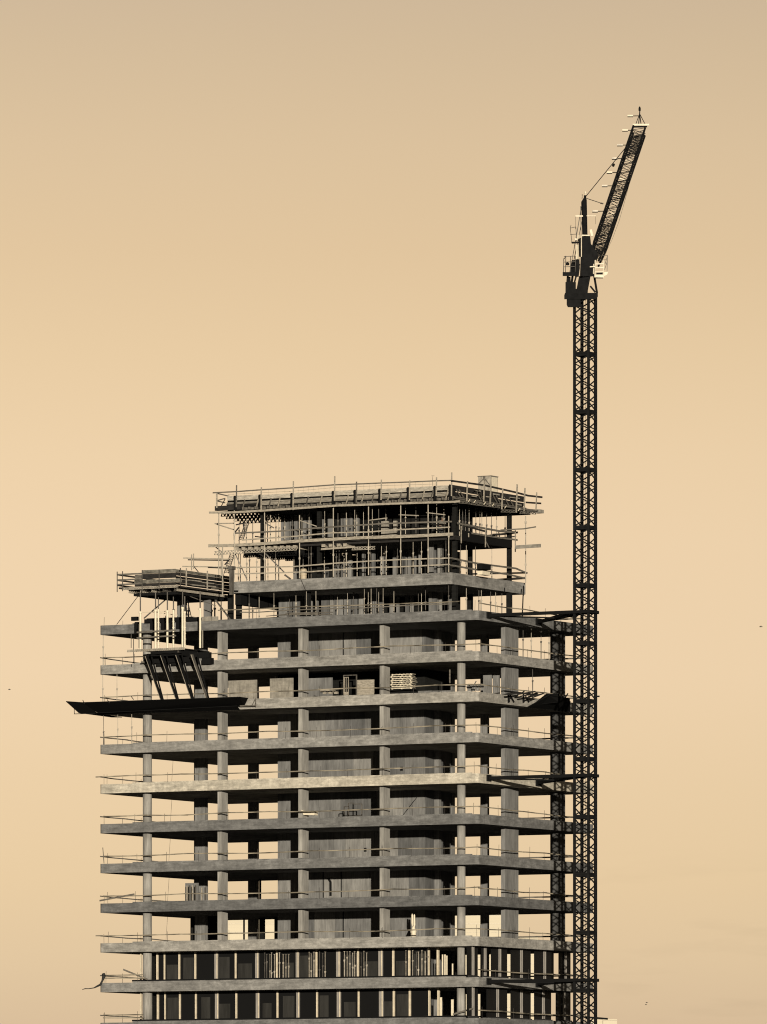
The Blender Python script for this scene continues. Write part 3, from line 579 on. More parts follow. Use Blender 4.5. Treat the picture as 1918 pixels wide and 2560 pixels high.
# cabin box on the deck
BY = 11.5; bx = fx(1195.5, BY); bxr = fx(1228, BY); byb = fy(1245, bxr); zt = zz(1188.5, bxr, BY); zb_ = 62.82
B = thing('site_box', ((bx + bxr) / 2, 12, zb_), 'pale box cabin with a bright right side standing on the top deck', 'cabin')
MB().box((bx, BY, zb_), (bxr, byb, zt - 0.07)).build('body', 'steel', B)
MB().box((bx - 0.04, BY - .04, zt - 0.066), (bxr + 0.04, byb + 0.04, zt)).build('lid', 'oldtimber', B)
MB().box((bxr + 0.003, BY + .12, zb_ + .1), (bxr + 0.03, byb - 0.12, zt - 0.12)).build('side_panel', 'white', B)
m = MB(); tp = at(1211, 1195, y=0.72)
m.bar(tp, at(1197, 1209, y=0.72), 0.06); m.bar(tp, at(1224, 1212, y=0.72), 0.06); m.tube(tp - Vector((0, 0, .2)), tp + Vector((0, 0, .12)), 0.1)
tag(m.build('lifting_bracket', 'oldtimber'), 'forked bracket on top of the tall post before the pale box cabin', 'bracket')
tag(MB().tube(at(1082, 1214, y=5), at(1082, 1194, y=5), 0.02).bar(at(1079, 1189.5, y=5), at(1086, 1189.5, y=5), 0.03, 0.03).tube(at(1082, 1194, y=5), at(1082, 1189, y=5), 0.012).build('survey_target', 'oldtimber'), 'thin rod with a small crossbar above the top deck rail', 'rod')

# ================================================================== left formwork table, shores and loading platform
LD = thing('formwork_table', (-31.3, 2, 55.4), 'cantilevered formwork table with boarded sides at the left of the tower', 'formwork', 'formwork decks')
lx0, lx1, ly0, ly1 = fx(293, -3), fx(438, -3), -3.0, 7.0
dk = MB().box((lx0 + 0.1, ly0 + 0.1, 55.72), (lx1 - 0.1, ly1, 55.86)); dk.build('deck_board', 'darktimber', LD)
truss((lx0 + 0.5, ly0, 55.62), (lx1 + .3, ly0, 55.66), 0.16, 34, 'steel', 'lattice_girder', LD, r=0.02)
for i in range(5):
    x = lx0 + 0.9 + i * 1.15; truss((x, ly0 + 0.5, 55.38), (x, ly1, 55.38), 0.2, 30, 'steel' if i in (0, 1, 2) else 'dullsteel', 'lattice_girder', LD, r=0.03)
truss((lx1 + 0.1, ly0 + 0.1, 55.35), (lx1 + 0.1, ly1, 55.35), 0.17, 40, 'steel', 'lattice_girder', LD, r=0.03)
MB().box((lx0 + 1.2, ly0 + .8, 55.1), (lx1 - .2, ly1, 55.34)).build('deck_frame', 'black', LD)
MB().box((fx(355, -3), ly0 + 0.05, 56.95), (lx1, ly0 + 0.10, 57.27)).build('edge_board', 'stply', LD)
MB().box((fx(355, -3), ly0 + 0.12, 56.5), (lx1, ly0 + 0.2, 56.94)).build('edge_board', 'darktimber', LD)
MB().box((fx(335, -3), ly0 + 0.05, 56.12), (lx1 + .6, ly0 + 0.10, 56.42)).build('edge_board', 'stply', LD)
MB().box((fx(335, -3), ly0 + 0.14, 56.43), (fx(354, -3), ly0 + 0.2, 56.9)).build('edge_board', 'oldtimber', LD)
MB().box((fx(335, -3), ly0 + 0.12, 55.88), (lx1, ly0 + 0.2, 56.11)).build('edge_board', 'darktimber', LD)
for k, (za, zb2, mm_) in enumerate(((57.0, 57.24, 'stply'), (56.7, 56.98, 'darktimber'), (56.42, 56.64, 'black'), (56.1, 56.4, 'darktimber'), (55.9, 56.08, 'black'))):
    MB().box((lx1 - 0.02 * (k % 2), ly0 + 0.1, za), (lx1 + 0.04 + 0.02 * (k % 2), ly1, zb2)).build('edge_board', mm_, LD)
for i, (a, b_, py) in enumerate(((470, 505, 1450), (505, 535, 1456), (520, 540, 1465), (480, 512, 1462), (528, 548, 1472))):
    MB().bar(at(a, py, x=lx1 + .1), at(b_, py + (b_ - a) * .1, x=lx1 + .1), 0.04, 0.10).build('cleat', 'ply', LD)
for px, t, b_ in ((293, 1429, 1480), (306.5, 1428, 1478), (355.5, 1425, 1479), (398, 1424, 1474), (451, 1420, 1465)):
    MB().bar(at(px, b_, y=ly0 - .03), at(px, t, y=ly0 - .03), 0.07, 0.05).build('post', 'dullsteel', LD)
for px, t, b_ in ((466, 1420, 1468), (518.5, 1427, 1476), (557.5, 1435, 1480)):
    MB().bar(at(px, b_, x=lx1 + .15), at(px, t, x=lx1 + .15), 0.07, 0.11).build('post', 'steel', LD)
m = MB()
for z in (56.98, 56.5, 56.1):
    m.bar((lx0, ly0, z), (fx(356, -3), ly0, z), 0.04, 0.13); 
m.build('rail', 'oldtimber', LD)
m = MB()
for z in (56.98, 56.5, 56.05): m.bar((lx0, ly0, z), (lx0 + 0.05, 4, z - 0.05), 0.04, 0.15)
m.build('rail', 'darktimber', LD)
MB().box((fx(566, 0), 0.5, 55.1), (fx(572, 0), 0.9, 57.3)).box((fx(563, 0), 0.4, 57.303), (fx(575, 0), 1.0, 57.6)).build('corner_post', 'dullsteel', LD)

PZ = 50.32                                    # loading platform level
LP = thing('loading_platform', (-31, -1.5, PZ), 'loading platform on slanting struts, sticking out from the front left of the tower', 'platform')
px0, px1 = fx(318, -2.6), fx(462, -2.6)
MB().box((px0 + .9, -2.4, PZ - 0.02), (px1 - 0.3, 2.2, PZ + 0.05)).build('platform_board', 'darktimber', LP)
truss((px0, -2.6, PZ - 0.12), (px1, -2.6, PZ - 0.08), 0.17, 30, 'steel', 'lattice_girder', LP, r=0.03)
truss((px0 + 1.9, -2.45, PZ - 0.42), (px1 - .4, -2.45, PZ - 0.42), 0.05, 3, 'black', 'lattice_girder', LP)
MB().box((px0 + 2.2, -2.3, PZ - 0.55), (px1 - 0.6, 1.6, PZ - 0.06)).build('platform_frame', 'black', LP)
truss((fx(443, -2.6), -2.5, PZ - 0.3), (fx(443, -2.6), 2.6, PZ - 0.35), 0.17, 22, 'dullsteel', 'lattice_girder', LP)
for i in range(4):
    x = fx(368 + 38 * i, -2.4)
    MB().bar((x, -2.45, PZ - 0.55), (x + 0.05, 0.15, ZT(3) + 0.05), 0.20 if i < 3 else .09, 0.14).build('strut', 'black' if i != 3 else 'dullsteel', LP)
    MB().bar((x - .12, -2.5, PZ - 0.55), (x - .02, 0.1, ZT(3) + 0.05), 0.06, 0.06).build('strut_pale_edge', 'steel', LP)  # paler bar laid along each strut as its edge
    MB().bar((x + .22, -2.0, PZ - 0.55), (x + 0.2, 0.12, ZT(3) + 0.05), 0.10, 0.1).build('brace', 'black', LP)
    MB().box((x - 0.15, -0.6, ZT(2) - 0.3), (x + 0.75, -0.02, ZT(2) + 0.25)).build('console', 'black', LP)
MB().box((fx(362, -.8), -.85, PZ - 1.05), (fx(476, -.8), -0.35, PZ - .56)).box((fx(365, -.8), -.9, PZ - .559), (fx(420, -.8), -0.3, PZ - .25)).build('platform_frame', 'black', LP)
MB().box((fx(470, -.8), -.8, PZ - .75), (fx(522, -.8), -0.3, PZ - .25)).build('platform_frame', 'black', LP)
a = at(353, 1656, y=-0.7); b_ = at(482, 1648, y=-0.7); MB().bar(a, b_, 0.15, 0.16).build('walkway_edge', 'oldtimber', LP)
for z_, w_ in ((1589, 0), (1575, 1)):
    MB().bar(at(342, z_ + 6, y=-2.55), at(440, z_, y=-2.55), 0.05, 0.13).build('rail', 'oldtimber', LP)
for px, t, b_ in ((328, 1584, 1620), (334, 1596, 1655), (347.5, 1560, 1620), (460, 1575, 1619), (507, 1575, 1620)):
    MB().tube(at(px, b_, y=-2.6), at(px, t, y=-2.6), 0.035).build('post', 'dullsteel' if px < 450 else 'steel', LP)
# the white shores
sh = [(351, -2.2, 1616, 1), (389, -2.2, 1614, 1), (396, -1.0, 1615, 0), (418.5, -2.2, 1613, 1), (433.5, -1.0, 1613, 0), (456.5, -2.2, 1610, 1), (462, -0.4, 1612, 0), (500.5, -1.6, 1614, 1)]
for i, (px, y, py, fat) in enumerate(sh):
    x = fx(px, y); zb2 = PZ + 0.06; zm = zb2 + 3.35 + 0.12 * (i % 3)
    s = thing('shore', (x, y, zb2), '%s thick white telescopic shore from the left under the formwork table' % ordn(i), 'shore', 'white shores under the formwork table')
    r = 0.095 if fat else 0.075
    MB().tube((x, y, zb2), (x, y, zm), r, n=12).build('outer_tube', 'white', s)
    MB().tube((x, y, zm + 0.002), (x, y, 55.35), r * 0.6, n=10).build('inner_tube', 'dullsteel', s)
    mm = MB().tube((x, y, zm - 0.16), (x, y, zm - 0.001), r * 1.5, n=12)
    if not fat:
        for k in range(6): mm.tube((x, y, zb2 + .4 + k * .5), (x, y, zb2 + .46 + k * .5), r * 1.5, n=10)
    mm.build('collar', 'white', s)
# other shores and clutter standing on the highest slab behind
for i, px in enumerate((434, 471.5, 529, 537, 553)):
    y = 3.0 + (i % 3); x = fx(px, y); tag(prop(x, y, ZT(1), 55.1, 'black', r=0.06, kmid=.6), '%s dark prop from the left behind the white shores' % ordn(i), 'prop', 'dark props behind the white shores')
x = fx(447, 4.5); tag(MB().box((x, 4.2, ZT(1)), (x + 0.8, 4.6, 55.1)).build('formwork_sheet', 'col2'), 'narrow grey wall panel standing behind the white shores', 'panel')
x = fx(509, 4.0); tag(MB().box((x, 4.0, ZT(1) + .3), (x + 0.6, 4.3, 55.1)).build('formwork_sheet', 'col2'), 'narrow grey wall panel under the right end of the formwork table', 'panel')
tag(MB().box((fx(362, .4), 0.3, ZT(1) + .003), (fx(497, .4), 1.4, ZT(1) + 0.42)).box((fx(365, .4), 0.5, ZT(1) + .424), (fx(480, .4), 1.2, ZT(1) + 0.5)).box((fx(335, .4), -0.1, ZT(1) + .3), (fx(350, .4), 0.2, ZT(1) + 0.65)).build('timber_stack', 'black'), 'dark stack of formwork on the highest full slab behind the white shores', 'timber stack')
tag(MB().box((fx(506, .3), 0.2, ZT(1) + .003), (fx(530, .3), .3, ZT(1) + 0.42)).box((fx(532, .3), .2, ZT(1) + .003), (fx(546, .3), 0.3, ZT(1) + 0.4)).build('kick_board', 'ply'), 'short pale boards standing on the highest full slab right of the shores', 'board')
tag(MB().bar(at(539, 1500, y=0.8), at(576, 1549, y=0.8), 0.12, 0.12).bar(at(462, 1486, y=0.2), at(540, 1515, y=0.5), 0.06, 0.06).build('brace', 'dullsteel'), 'long dark brace slanting down under the right end of the formwork table', 'brace')
tag(MB().tube(at(344, 1492, y=-1.5), at(292, 1561, y=0.3), 0.03).build('guy_cable', 'cable'), 'thin guy cable slanting left from the formwork table to the slab', 'cable', 'guy cables')
tag(MB().tube(at(413, 1500, y=1), at(360, 1546, y=1), 0.06).build('brace', 'dullsteel'), 'dark diagonal tube among the white shores', 'brace')
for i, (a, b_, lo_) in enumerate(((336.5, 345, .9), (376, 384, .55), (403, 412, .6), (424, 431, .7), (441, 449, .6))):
    tag(MB().box((fx(a, -.1), -0.16, ZT(1) - lo_), (fx(b_, -.1), -0.02, ZT(1) + .1)).box((fx(a, -.1), -.1, ZT(1) + .104), (fx(b_, -.1), .25, ZT(1) + .18)).build('edge_panel', 'black'), '%s dark panel in front of the slab edge behind the white shores' % ordn(i), 'clamp', 'edge panels behind the white shores')  # black boxes set before the fascia, darkening it between grey stretches
# ladder
m = MB(); p0, p1 = at(461, 1500, y=1.6), at(470, 1545, y=1.2); p2, p3 = at(469, 1500, y=1.6), at(479, 1545, y=1.2)
m.bar(p0, p1, 0.05); m.bar(p2, p3, 0.05)
for t in (0.1, 0.28, 0.46, 0.64, 0.82): m.bar(p0.lerp(p1, t), p2.lerp(p3, t), 0.03)
tag(m.build('ladder', 'black'), 'dark ladder leaning among the shores under the formwork table', 'ladder', 'ladders on the tower')
m = MB()
for i in range(9):
    px = 405 + i * 9; y = 0.6; q = at(px, 1535 + (i % 3) * 4, y=y); m.tube(q, q + Vector((0, 0, -0.55)), 0.035)
m.tube(at(356, 1531, y=.7), at(420, 1529, y=.7), 0.03); m.tube(at(380, 1530, y=.7), at(445, 1538, y=.7), 0.03); m.tube(at(400, 1545, y=.7), at(500, 1543, y=.7), .03)
tag(m.build('scaffold_rack', 'white'), 'tangle of pale short scaffold pieces on the highest slab between the shores', 'scaffold')
# tower ladders left of the upper storeys
def ladder(a, b_, wdt, y, lab, mt='dullsteel', n=9):
    m = MB(); p0, p1 = at(*a, y=y), at(*b_, y=y); o = Vector((wdt, 0, 0)); m.bar(p0, p1, .06); m.bar(p0 + o, p1 + o * .9, .06)
    for k in range(n):
        t = (k + .5) / n; m.bar(p0.lerp(p1, t), (p0 + o).lerp(p1 + o, t), .04)
        if k < n - 1: m.bar(p0.lerp(p1, t), (p0 + o).lerp(p1 + o, t + 1 / n), .03)
    tag(m.build('ladder', mt), lab, 'ladder', 'ladders on the tower')
ladder((560, 1434), (576, 1385), 0.45, 1.4, 'steel lattice ladder leaning at the left end of the short top slab')
ladder((597, 1352), (614, 1306), 0.4, 1.8, 'dark lattice ladder leaning at the left end of the middle deck')
for pts, lab, m_ in ((((458, 1395), (572, 1398)), 'upper long board jutting left from the top storeys above the formwork table', 'timber'), (((456, 1416), (573, 1418)), 'lower long board jutting left from the top storeys above the formwork table', 'timber'),
                     (((470, 1399.5), (572, 1401)), 'dark board just under the upper jutting board', 'darktimber'), (((520, 1418.5), (574, 1421)), 'dark board just under the lower jutting board', 'darktimber')):
    tag(MB().bar(at(*pts[0], y=1.2), at(*pts[1], y=1.2), 0.05, 0.10).build('scaffold_board', m_), lab, 'board', 'boards jutting left of the top storeys')
for px, t, b_ in ((479, 1386, 1426), (484, 1384, 1422), (553, 1378, 1440), (556.5, 1367, 1490)):
    tag(MB().bar(at(px, b_, y=1.0), at(px, t, y=1.0), 0.08, 0.06).build('scaffold_pole', 'steel' if px > 500 else 'timber'), {479: 'left of the two short poles holding the jutting boards', 484: 'right of the two short poles holding the jutting boards', 553: 'pole just left of the leaning steel ladder', 556.5: 'long pale pole rising beside the right end of the formwork table'}[px], 'pole', 'poles left of the top storeys')
tag(MB().bar(at(484, 1415, y=1.1), at(496, 1430, y=1.5), 0.06).build('brace', 'darktimber'), 'short dark brace under the boards jutting left', 'brace')

# ================================================================== protection fans at the third slab
FN = thing('protection_fan', (-31, -1.2, 45), 'dark debris fan jutting out along the front left of the tower', 'debris fan', 'debris fans')
zo, zi = 45.92, 45.02
xo0, xo1 = fx(206, -2.6), fx(600, -2.6)
m = MB()
m.slabq([(xo0, -2.6, zo), (xo1, -2.6, zo), (fx(612, 0), -0.05, zi + .25), (X0 + 0.1, -0.05, zi)], 0.05)
m.build('fan_board', 'black', FN)
tipp = at(165, 1753.5, y=-2.2); low = at(197, 1782, y=-1.2)
m = MB().slabq([tipp, (xo0 - .003, -2.6, zo), (X0 - 0.02, -0.05, zi - 0.0), low], 0.05); m.build('fan_board', 'black', FN)
m = MB().slabq([low, (X0 - 0.05, -0.05, zi), (X0 - 0.05, 4, zi - 0.05), (X0 - 0.8, 3.5, zi - 0.05)], 0.06); m.build('fan_board', 'black', FN)
m = MB().bar(at(185.5, 1770, y=-1.6), at(186, 1785.5, y=-1.6), 0.04); m.bar(at(185, 1785, y=-1.6), at(250, 1783, y=-0.6), 0.05, 0.06); m.build('fan_bracket', 'black', FN)
m = MB().slabq([(X0 + .1, -0.9, zi + .05), (fx(600, -.4), -0.9, zi + .25), (fx(600, 0), -0.02, zi - .02), (X0 + 0.1, -0.02, zi - .02)], 0.05); m.build('fan_frame', 'black', FN)
MB().slabq([(xo1 + .01, -2.6, zo), (fx(612, 0) + .01, -0.08, zi + 0.3), (fx(608, 0), -0.08, 45.8), (xo1 + .01, -1.2, 45.9)], 0.04).build('fan_board', 'black', FN)
m = MB().bar(at(640, 1764, y=-.5), at(600, 1765, y=-.5), 0.05, 0.1); m.bar(at(639, 1745, y=-.2), at(640, 1768, y=-.2), 0.06, 0.06); m.bar(at(638, 1748, y=-.2), at(630, 1764, y=-.2), 0.05, 0.05); m.build('fan_bracket', 'oldtimber', FN)
for i, (px, py, dx, dz) in enumerate(((207, 1750, 4, 10), (328, 1741, 6, 8), (268, 1749, 6, 9))):
    MB().bar(at(px, py, y=-2.5), at(px + dx, py + dz, y=-2.5), 0.05).build('fan_peg', 'darktimber', FN)
FR = thing('protection_fan', (1.2, 11, 45), 'dark ragged debris fan with loose timber on the right face of the tower', 'debris fan', 'debris fans')
m = MB()
ya, yb2 = fy(1320, 0), fy(1424, 0)
m.slabq([(2.0, fy(1375, 2.0), 46.05), (2.0, fy(1425, 2.0), 45.9), (0.03, yb2, 45.05), (0.03, fy(1318, 0), 45.0)], 0.06); m.build('fan_board', 'black', FR)
m = MB().slabq([(1.9, fy(1336 + 30, 1.9), 46.1), (1.95, fy(1398, 1.95), 46.2), (1.9, fy(1398, 1.9), 45.5), (0.1, fy(1328, 0), 45.2)], 0.05); m.build('fan_board', 'black', FR)
MB().slabq([(0.05, fy(1336, 0), 45.0), (0.05, fy(1425, 0), 44.95), (0.05, fy(1425, 0), 45.95), (0.05, fy(1356, 0), 45.9)], 0.05).build('fan_net', 'black', FR)
for i, (a, b_, w_) in enumerate((((1318, 1744), (1359, 1734), .10), ((1300, 1741), (1345, 1733), .10), ((1303, 1734), (1311, 1728), .08), ((1322, 1742), (1342, 1732), .10), ((1330, 1745), (1358, 1734.5), .07),
                                 ((1385, 1740), (1397, 1727), .10), ((1411, 1748), (1420, 1734), .08), ((1294, 1736), (1338, 1729), .12), ((1325, 1740), (1344, 1736), .08), ((1268, 1735), (1300, 1732), .14))):
    o = MB().bar(at(*a, x=1.2), at(*b_, x=1.2), w_, w_).build('loose_timber', 'darktimber')
    tag(o, '%s dark timber poking up off the ragged right debris fan' % ordn(i), 'timber', 'loose timbers on the right debris fan')
for px in (1273, 1310):
    x = 0.05; MB().bar(at(px - 1, 1734, x=.2), at(px, 1756, x=.2), .05, .25).bar(at(px + 3, 1738, x=.25), at(px + 13, 1755, x=.25), .05, .1).bar(at(px + 5, 1740, x=.25), at(px + 5, 1746, x=.25), .05, .15).build('fan_bracket', 'black', FR)
MB().box((-.1, fy(1268, .2), 46.1), (0.15, fy(1335, .2), 46.22)).build('fan_edge', 'black', FR)

# ================================================================== things on the floors
z2 = ZT(3)
tag(MB().box((fx(571, 5), 5, z2), (fx(642, 5), 5.1, z2 + 2.1)).build('formwork_sheet', 'ply'), 'stained panel left of the flat column on the third full slab', 'panel', 'panels on the third full slab')
tag(MB().box((fx(675, 5), 5, z2), (fx(733, 5), 5.1, z2 + 2.15)).build('formwork_sheet', 'ply'), 'square stained panel between two flat columns on the third full slab', 'panel', 'panels on the third full slab')
tag(MB().box((fx(770, 5.6), 5.6, z2), (fx(831, 5.6), 5.7, z2 + 2.1)).build('formwork_sheet', 'wall'), 'plain grey panel right of the flat column on the third full slab', 'panel', 'panels on the third full slab')
tag(MB().box((fx(890, 5), 5, z2), (fx(935, 5), 5.1, z2 + 1.75)).box((fx(915, 4.9), 4.95, z2 + 1.0), (fx(918, 4.9), 4.99, z2 + 1.2)).build('formwork_sheet', 'timber'), 'pale panel with a small dark notch beside the door frame on the third full slab', 'panel', 'panels on the third full slab')
tag(MB().box((fx(1208, 8), 8, z2), (fx(1229, 8), 8.1, z2 + 2.0)).build('formwork_sheet', 'col2'), 'left of two grey panels by the wide flat column on the third full slab', 'panel', 'panels on the third full slab')
tag(MB().box((fx(1232, 8), 8, z2), (fx(1249, 8), 8.1, z2 + 1.95)).build('formwork_sheet', 'col2'), 'right of two grey panels by the wide flat column on the third full slab', 'panel', 'panels on the third full slab')
m = MB(); xa, xb = fx(858, 4.5), fx(892, 4.5)
m.box((xa, 4.5, z2), (xa + .08, 4.6, z2 + 2.2)).box((xb - .08, 4.5, z2), (xb, 4.6, z2 + 2.2)).box((xa + .083, 4.5, z2 + 2.12), (xb - .083, 4.6, z2 + 2.2))
dr = thing('door_frame', ((xa + xb) / 2, 4.5, z2), 'dark door frame with a glazed leaf ajar on the third full slab', 'door')
m.build('frame', 'dullsteel', dr)
m = MB().box((xa + .15, 4.3, z2 + .05), (xa + .2, 4.5, z2 + 2.0)).box((xa + .2, 4.3, z2 + .05), (xa + .65, 4.34, z2 + .7)).box((xa + .2, 4.3, z2 + 1.95), (xa + .65, 4.34, z2 + 2.0)).box((xa + .6, 4.3, z2 + .7), (xa + .65, 4.34, z2 + 1.95)).box((xa + .4, 4.3, z2 + .7), (xa + .43, 4.34, z2 + 1.95))
m.build('door_leaf', 'timber', dr)
# pallet stack
m = MB(); x0 = fx(979, 2.5); x1 = fx(1033, 2.5)
random.seed(5)
for k in range(8):
    z = z2 + 0.75 + k * 0.17; ja = random.uniform(-.08, .08)
    for c in range(6): 
        u = x0 + (x1 - x0) * (c + .5) / 6 + ja; m.bar((u, 2.3, z), (u + random.uniform(-.1, .1), 3.3, z), .12, .03)
    m.bar((x0 + ja, 2.35, z - .06), (x1 + ja, 2.33, z - .06 + random.uniform(-.03, .03)), .05, .04)
    for c in range(3): u = x0 + (x1 - x0) * (c + .1) / 2.3 + ja; m.box((u, 2.32, z - .12), (u + .1, 2.42, z - .02))
tag(m.build('pallet_stack', 'white'), 'untidy stack of pale pallets on the third full slab right of the flat column', 'pallets')
m = MB().box((x0, 2.3, z2 + .003), (x1 + .1, 3.3, z2 + .62)); tag(m.build('crate', 'black'), 'long dark crate under the stack of pale pallets', 'crate')
for i, (a, b_) in enumerate(((1045, 1079), (1081, 1098), (1100, 1128))):
    tag(MB().box((fx(a, 2.4), 2.4, z2 + .003), (fx(b_, 2.4), 2.9, z2 + .42 - .02 * i)).build('masonry_block', 'wall'), '%s low grey block right of the pale pallets' % ordn(i), 'block', 'low blocks on the third full slab')
tag(MB().bar(at(1125, 1674, y=2), at(1125, 1708, y=2), .1).build('timber_post', 'oldtimber'), 'short upright timber left of the round column on the third full slab', 'post')
m = MB()
for k in range(12):
    p = at(1172 + random.uniform(0, 36), 1712 + random.uniform(0, 14), y=2 + random.uniform(-.5, .5)); s = random.uniform(.08, .2); m.box(p - Vector((s, s, s)), p + Vector((s, s, s * .7)))
    if k % 3 == 0: m.bar(p, p + Vector((random.uniform(-.8, .8), 0, random.uniform(-.2, .4))), .06)
tag(m.build('rubble_heap', 'col2'), 'heap of rubble and offcuts right of the round column on the third full slab', 'rubble')
m = MB()
for k in range(6):
    p = at(806 + k * 7, 1728 + (k % 2) * 4, y=1.6); m.box(p - Vector((.18, .1, .1)), p + Vector((.16, .1, .06 + .03 * k % .1)))
m.bar(at(797, 1722, y=1.6), at(815, 1726, y=1.6), .08)
tag(m.build('offcut_pile', 'timber'), 'low pile of offcuts at the foot of the core on the third full slab', 'offcuts')
# steel frames on slab 6
z6 = ZT(6); m = MB()
for a, b_, h in ((861, 872, 1.15), (871, 883, 1.45), (883, 905, 1.35)):
    xa, xb = fx(a, 3.5), fx(b_, 3.5); m.bar((xa, 3.5, z6), (xa, 3.5, z6 + h), .07).bar((xb, 3.5, z6), (xb, 3.5, z6 + h), .07).bar((xa, 3.5, z6 + h), (xb, 3.5, z6 + h), .07).bar((xa, 3.5, z6 + .35), (xb, 3.5, z6 + .35), .07)
tag(m.build('tube_trestle', 'dullsteel'), 'cluster of tube frames against the core on the slab below the palest one', 'tube trestle')
m = MB(); q = [at(757, 2025, y=1.2), at(763, 2038, y=1.2), at(790, 2038.5, y=1.2), at(792, 2027, y=1.2), at(785, 2028, y=1.2), at(770, 2030, y=1.2)]
m.add([p + Vector((0, -.3, 0)) for p in q] + [p + Vector((0, .3, 0)) for p in q], [(0, 1, 2, 3, 4, 5), (11, 10, 9, 8, 7, 6)] + [(i, (i + 1) % 6, 6 + (i + 1) % 6, 6 + i) for i in range(6)])
tag(m.build('wheelbarrow_tub', 'white'), 'pale barrow tub by the flat column on the slab below the palest one', 'barrow')
tag(MB().bar(at(1015, 2029, y=6), at(1042, 1994, y=6), .04).build('leaning_rod', 'black'), 'thin dark rod leaning on the core on the slab below the palest one', 'rod')
tag(MB().slabq([at(818, 2196, y=7.9), at(824, 2196, y=7.9), at(829, 2205, y=7.9), at(829, 2240, y=7.9), at(824, 2240, y=7.9), at(824, 2206, y=7.9)], .05).build('service_duct', 'black'), 'bent dark duct on the core wall three slabs below the palest one', 'duct')
# studs on slab 8, left
for i, px in enumerate((466, 472, 479.5, 487, 503, 511)):
    tag(MB().box((fx(px, 7), 7, ZT(8)), (fx(px + 2.2, 7), 7.1, ZT(8) + 1.75 - .2 * (i > 3))).build('wall_stud', 'timber' if i % 2 == 0 else 'dullsteel'), '%s stud from the left in the row three slabs below the palest' % ordn(i), 'stud', 'studs on the third slab below the palest')
tag(MB().box((fx(463, 8), 8, ZT(8)), (fx(496, 8), 8.1, ZT(8) + 2.0)).build('formwork_sheet', 'wall'), 'grey panel behind the row of studs three slabs below the palest one', 'panel')
# bright bags on slab 9
m = MB(); x = fx(1034, 4.5); z9 = ZT(9)
m.lathe((x, 4.5, z9), [(.02, 0), (.3, .05), (.22, .5), (.28, .7), (.14, 1.0), (.05, 1.2)], 10).lathe((x - .12, 4.5, z9 + 1.15), [(.03, 0), (.09, .3), (.08, 1.0), (.02, 1.1)], 8).lathe((x + .14, 4.4, z9 + 1.0), [(.03, 0), (.1, .3), (.07, 1.1), (.02, 1.2)], 8)
tag(m.build('white_sack', 'white'), 'bright white bundle hanging by the core on the slab above the glazed storeys', 'sack')
# props inside the glazed storeys
random.seed(21)
st = (662, 667, 675, 679, 686, 699, 708, 715, 722, 773, 778, 785, 799, 807, 813, 861, 868, 875, 882, 887, 891, 903, 910, 917, 1015, 1032, 1041, 1046, 1055, 1063, 1069)
proprow([(px, 2.2 + .1 * (i % 3), ZT(10) + .12, ZT(9) - TH - random.choice((.2, .35)), random.choice(('steel', 'dullsteel', 'timber')), random.uniform(.25, .8)) for i, px in enumerate(st)], 'behind the upper row of glazed bays', 'props behind the glazing')
for i, (px, w_, n, h) in enumerate(((1105, 3, 10, 2.1), (1111, 3, 10, 2.1), (1116, 2.5, 10, 2.0), (1130, 3, 10, 1.3), (1169, 2, 10, 2.1), (1173, 2, 10, 2.1), (1100, 5, 11, 1.9), (1128, 6, 11, 1.7), (1091, 4, 10, 1.9))):
    tag(MB().box((fx(px, 3), 3, ZT(n)), (fx(px + w_, 3), 3.05, ZT(n) + h)).build('frame_length', 'white'), '%s pale upright window length stored by the right round column' % ordn(i), 'window length', 'pale window lengths stored upright')
for n, lst in ((8, ((648, 652),)), (9, ((648, 652), (608, 611), (1150, 1151)))):
    for a, b_ in lst: tag(MB().box((fx(a, 18), 18, ZT(n)), (fx(b_, 18), 18.1, ZT(n - 1) - TH)).build('timber_post', 'black'), 'dark post at the back, %s, %s' % (SN[n].replace('the third slab below the palest one','the storey with the stud row'), 'by dark column' if a == 648 else 'pale opening' if a == 608 else 'by round column'), 'post', 'dark posts at the back of the floors')

# boards on the highest slab, barrel on short top slab
m = MB()
for k in range(5): m.bar(at(690 - k * 6, 1538 + k * .6, y=.8), at(830 - k * 16, 1536 - k * 1.2, y=.7), .2, .05)
m.bar(at(714, 1533, y=.7), at(831, 1530.5, y=.7), .15, .07)
tag(m.build('board_stack', 'oldtimber'), 'long flat stack of boards lying on the front of the highest full slab', 'boards')
x = fx(759, 1.9)
tag(MB().lathe((x, 1.9, ZT(0)), [(.27, 0), (.29, .25), (.27, .3), (.30, .32), (.30, .5), (.31, .55), (.31, .75), (.24, .88), (.1, .9)], 18).build('barrel', 'barrel'), 'pale round barrel on the short top slab right of the tall pole', 'barrel')
for i, (a, b_, t, bt) in enumerate(((953, 969, 1303, 1340), (983, 991, 1302, 1340), (969, 983, 1323, 1340))):
    tag(MB().box((fx(a, 3), 3, zz(bt, fx(a, 3), 3)), (fx(b_, 3), 3.3, zz(t, fx(a, 3), 3))).build('block_stack', 'ply'), ('taller left pale stack on the middle deck', 'taller right pale stack on the middle deck', 'low pale stack between two taller ones on the middle deck')[i], 'blocks', 'pale stacks on the middle deck')
x = -2.6; y = fy(1211, x)
tag(MB().box((x - .3, y - .7, ZT(0) + .02), (x + .2, y + .7, ZT(0) + .35)).build('white_tub', 'white'), 'white tub beside the right rail of the short top slab', 'tub')
tag(MB().box((x - .3, y - .8, ZT(0) + .5), (x + .25, y + .75, ZT(0) + .95)).build('dark_crate', 'black'), 'dark crate just above the white tub at the right rail', 'crate')
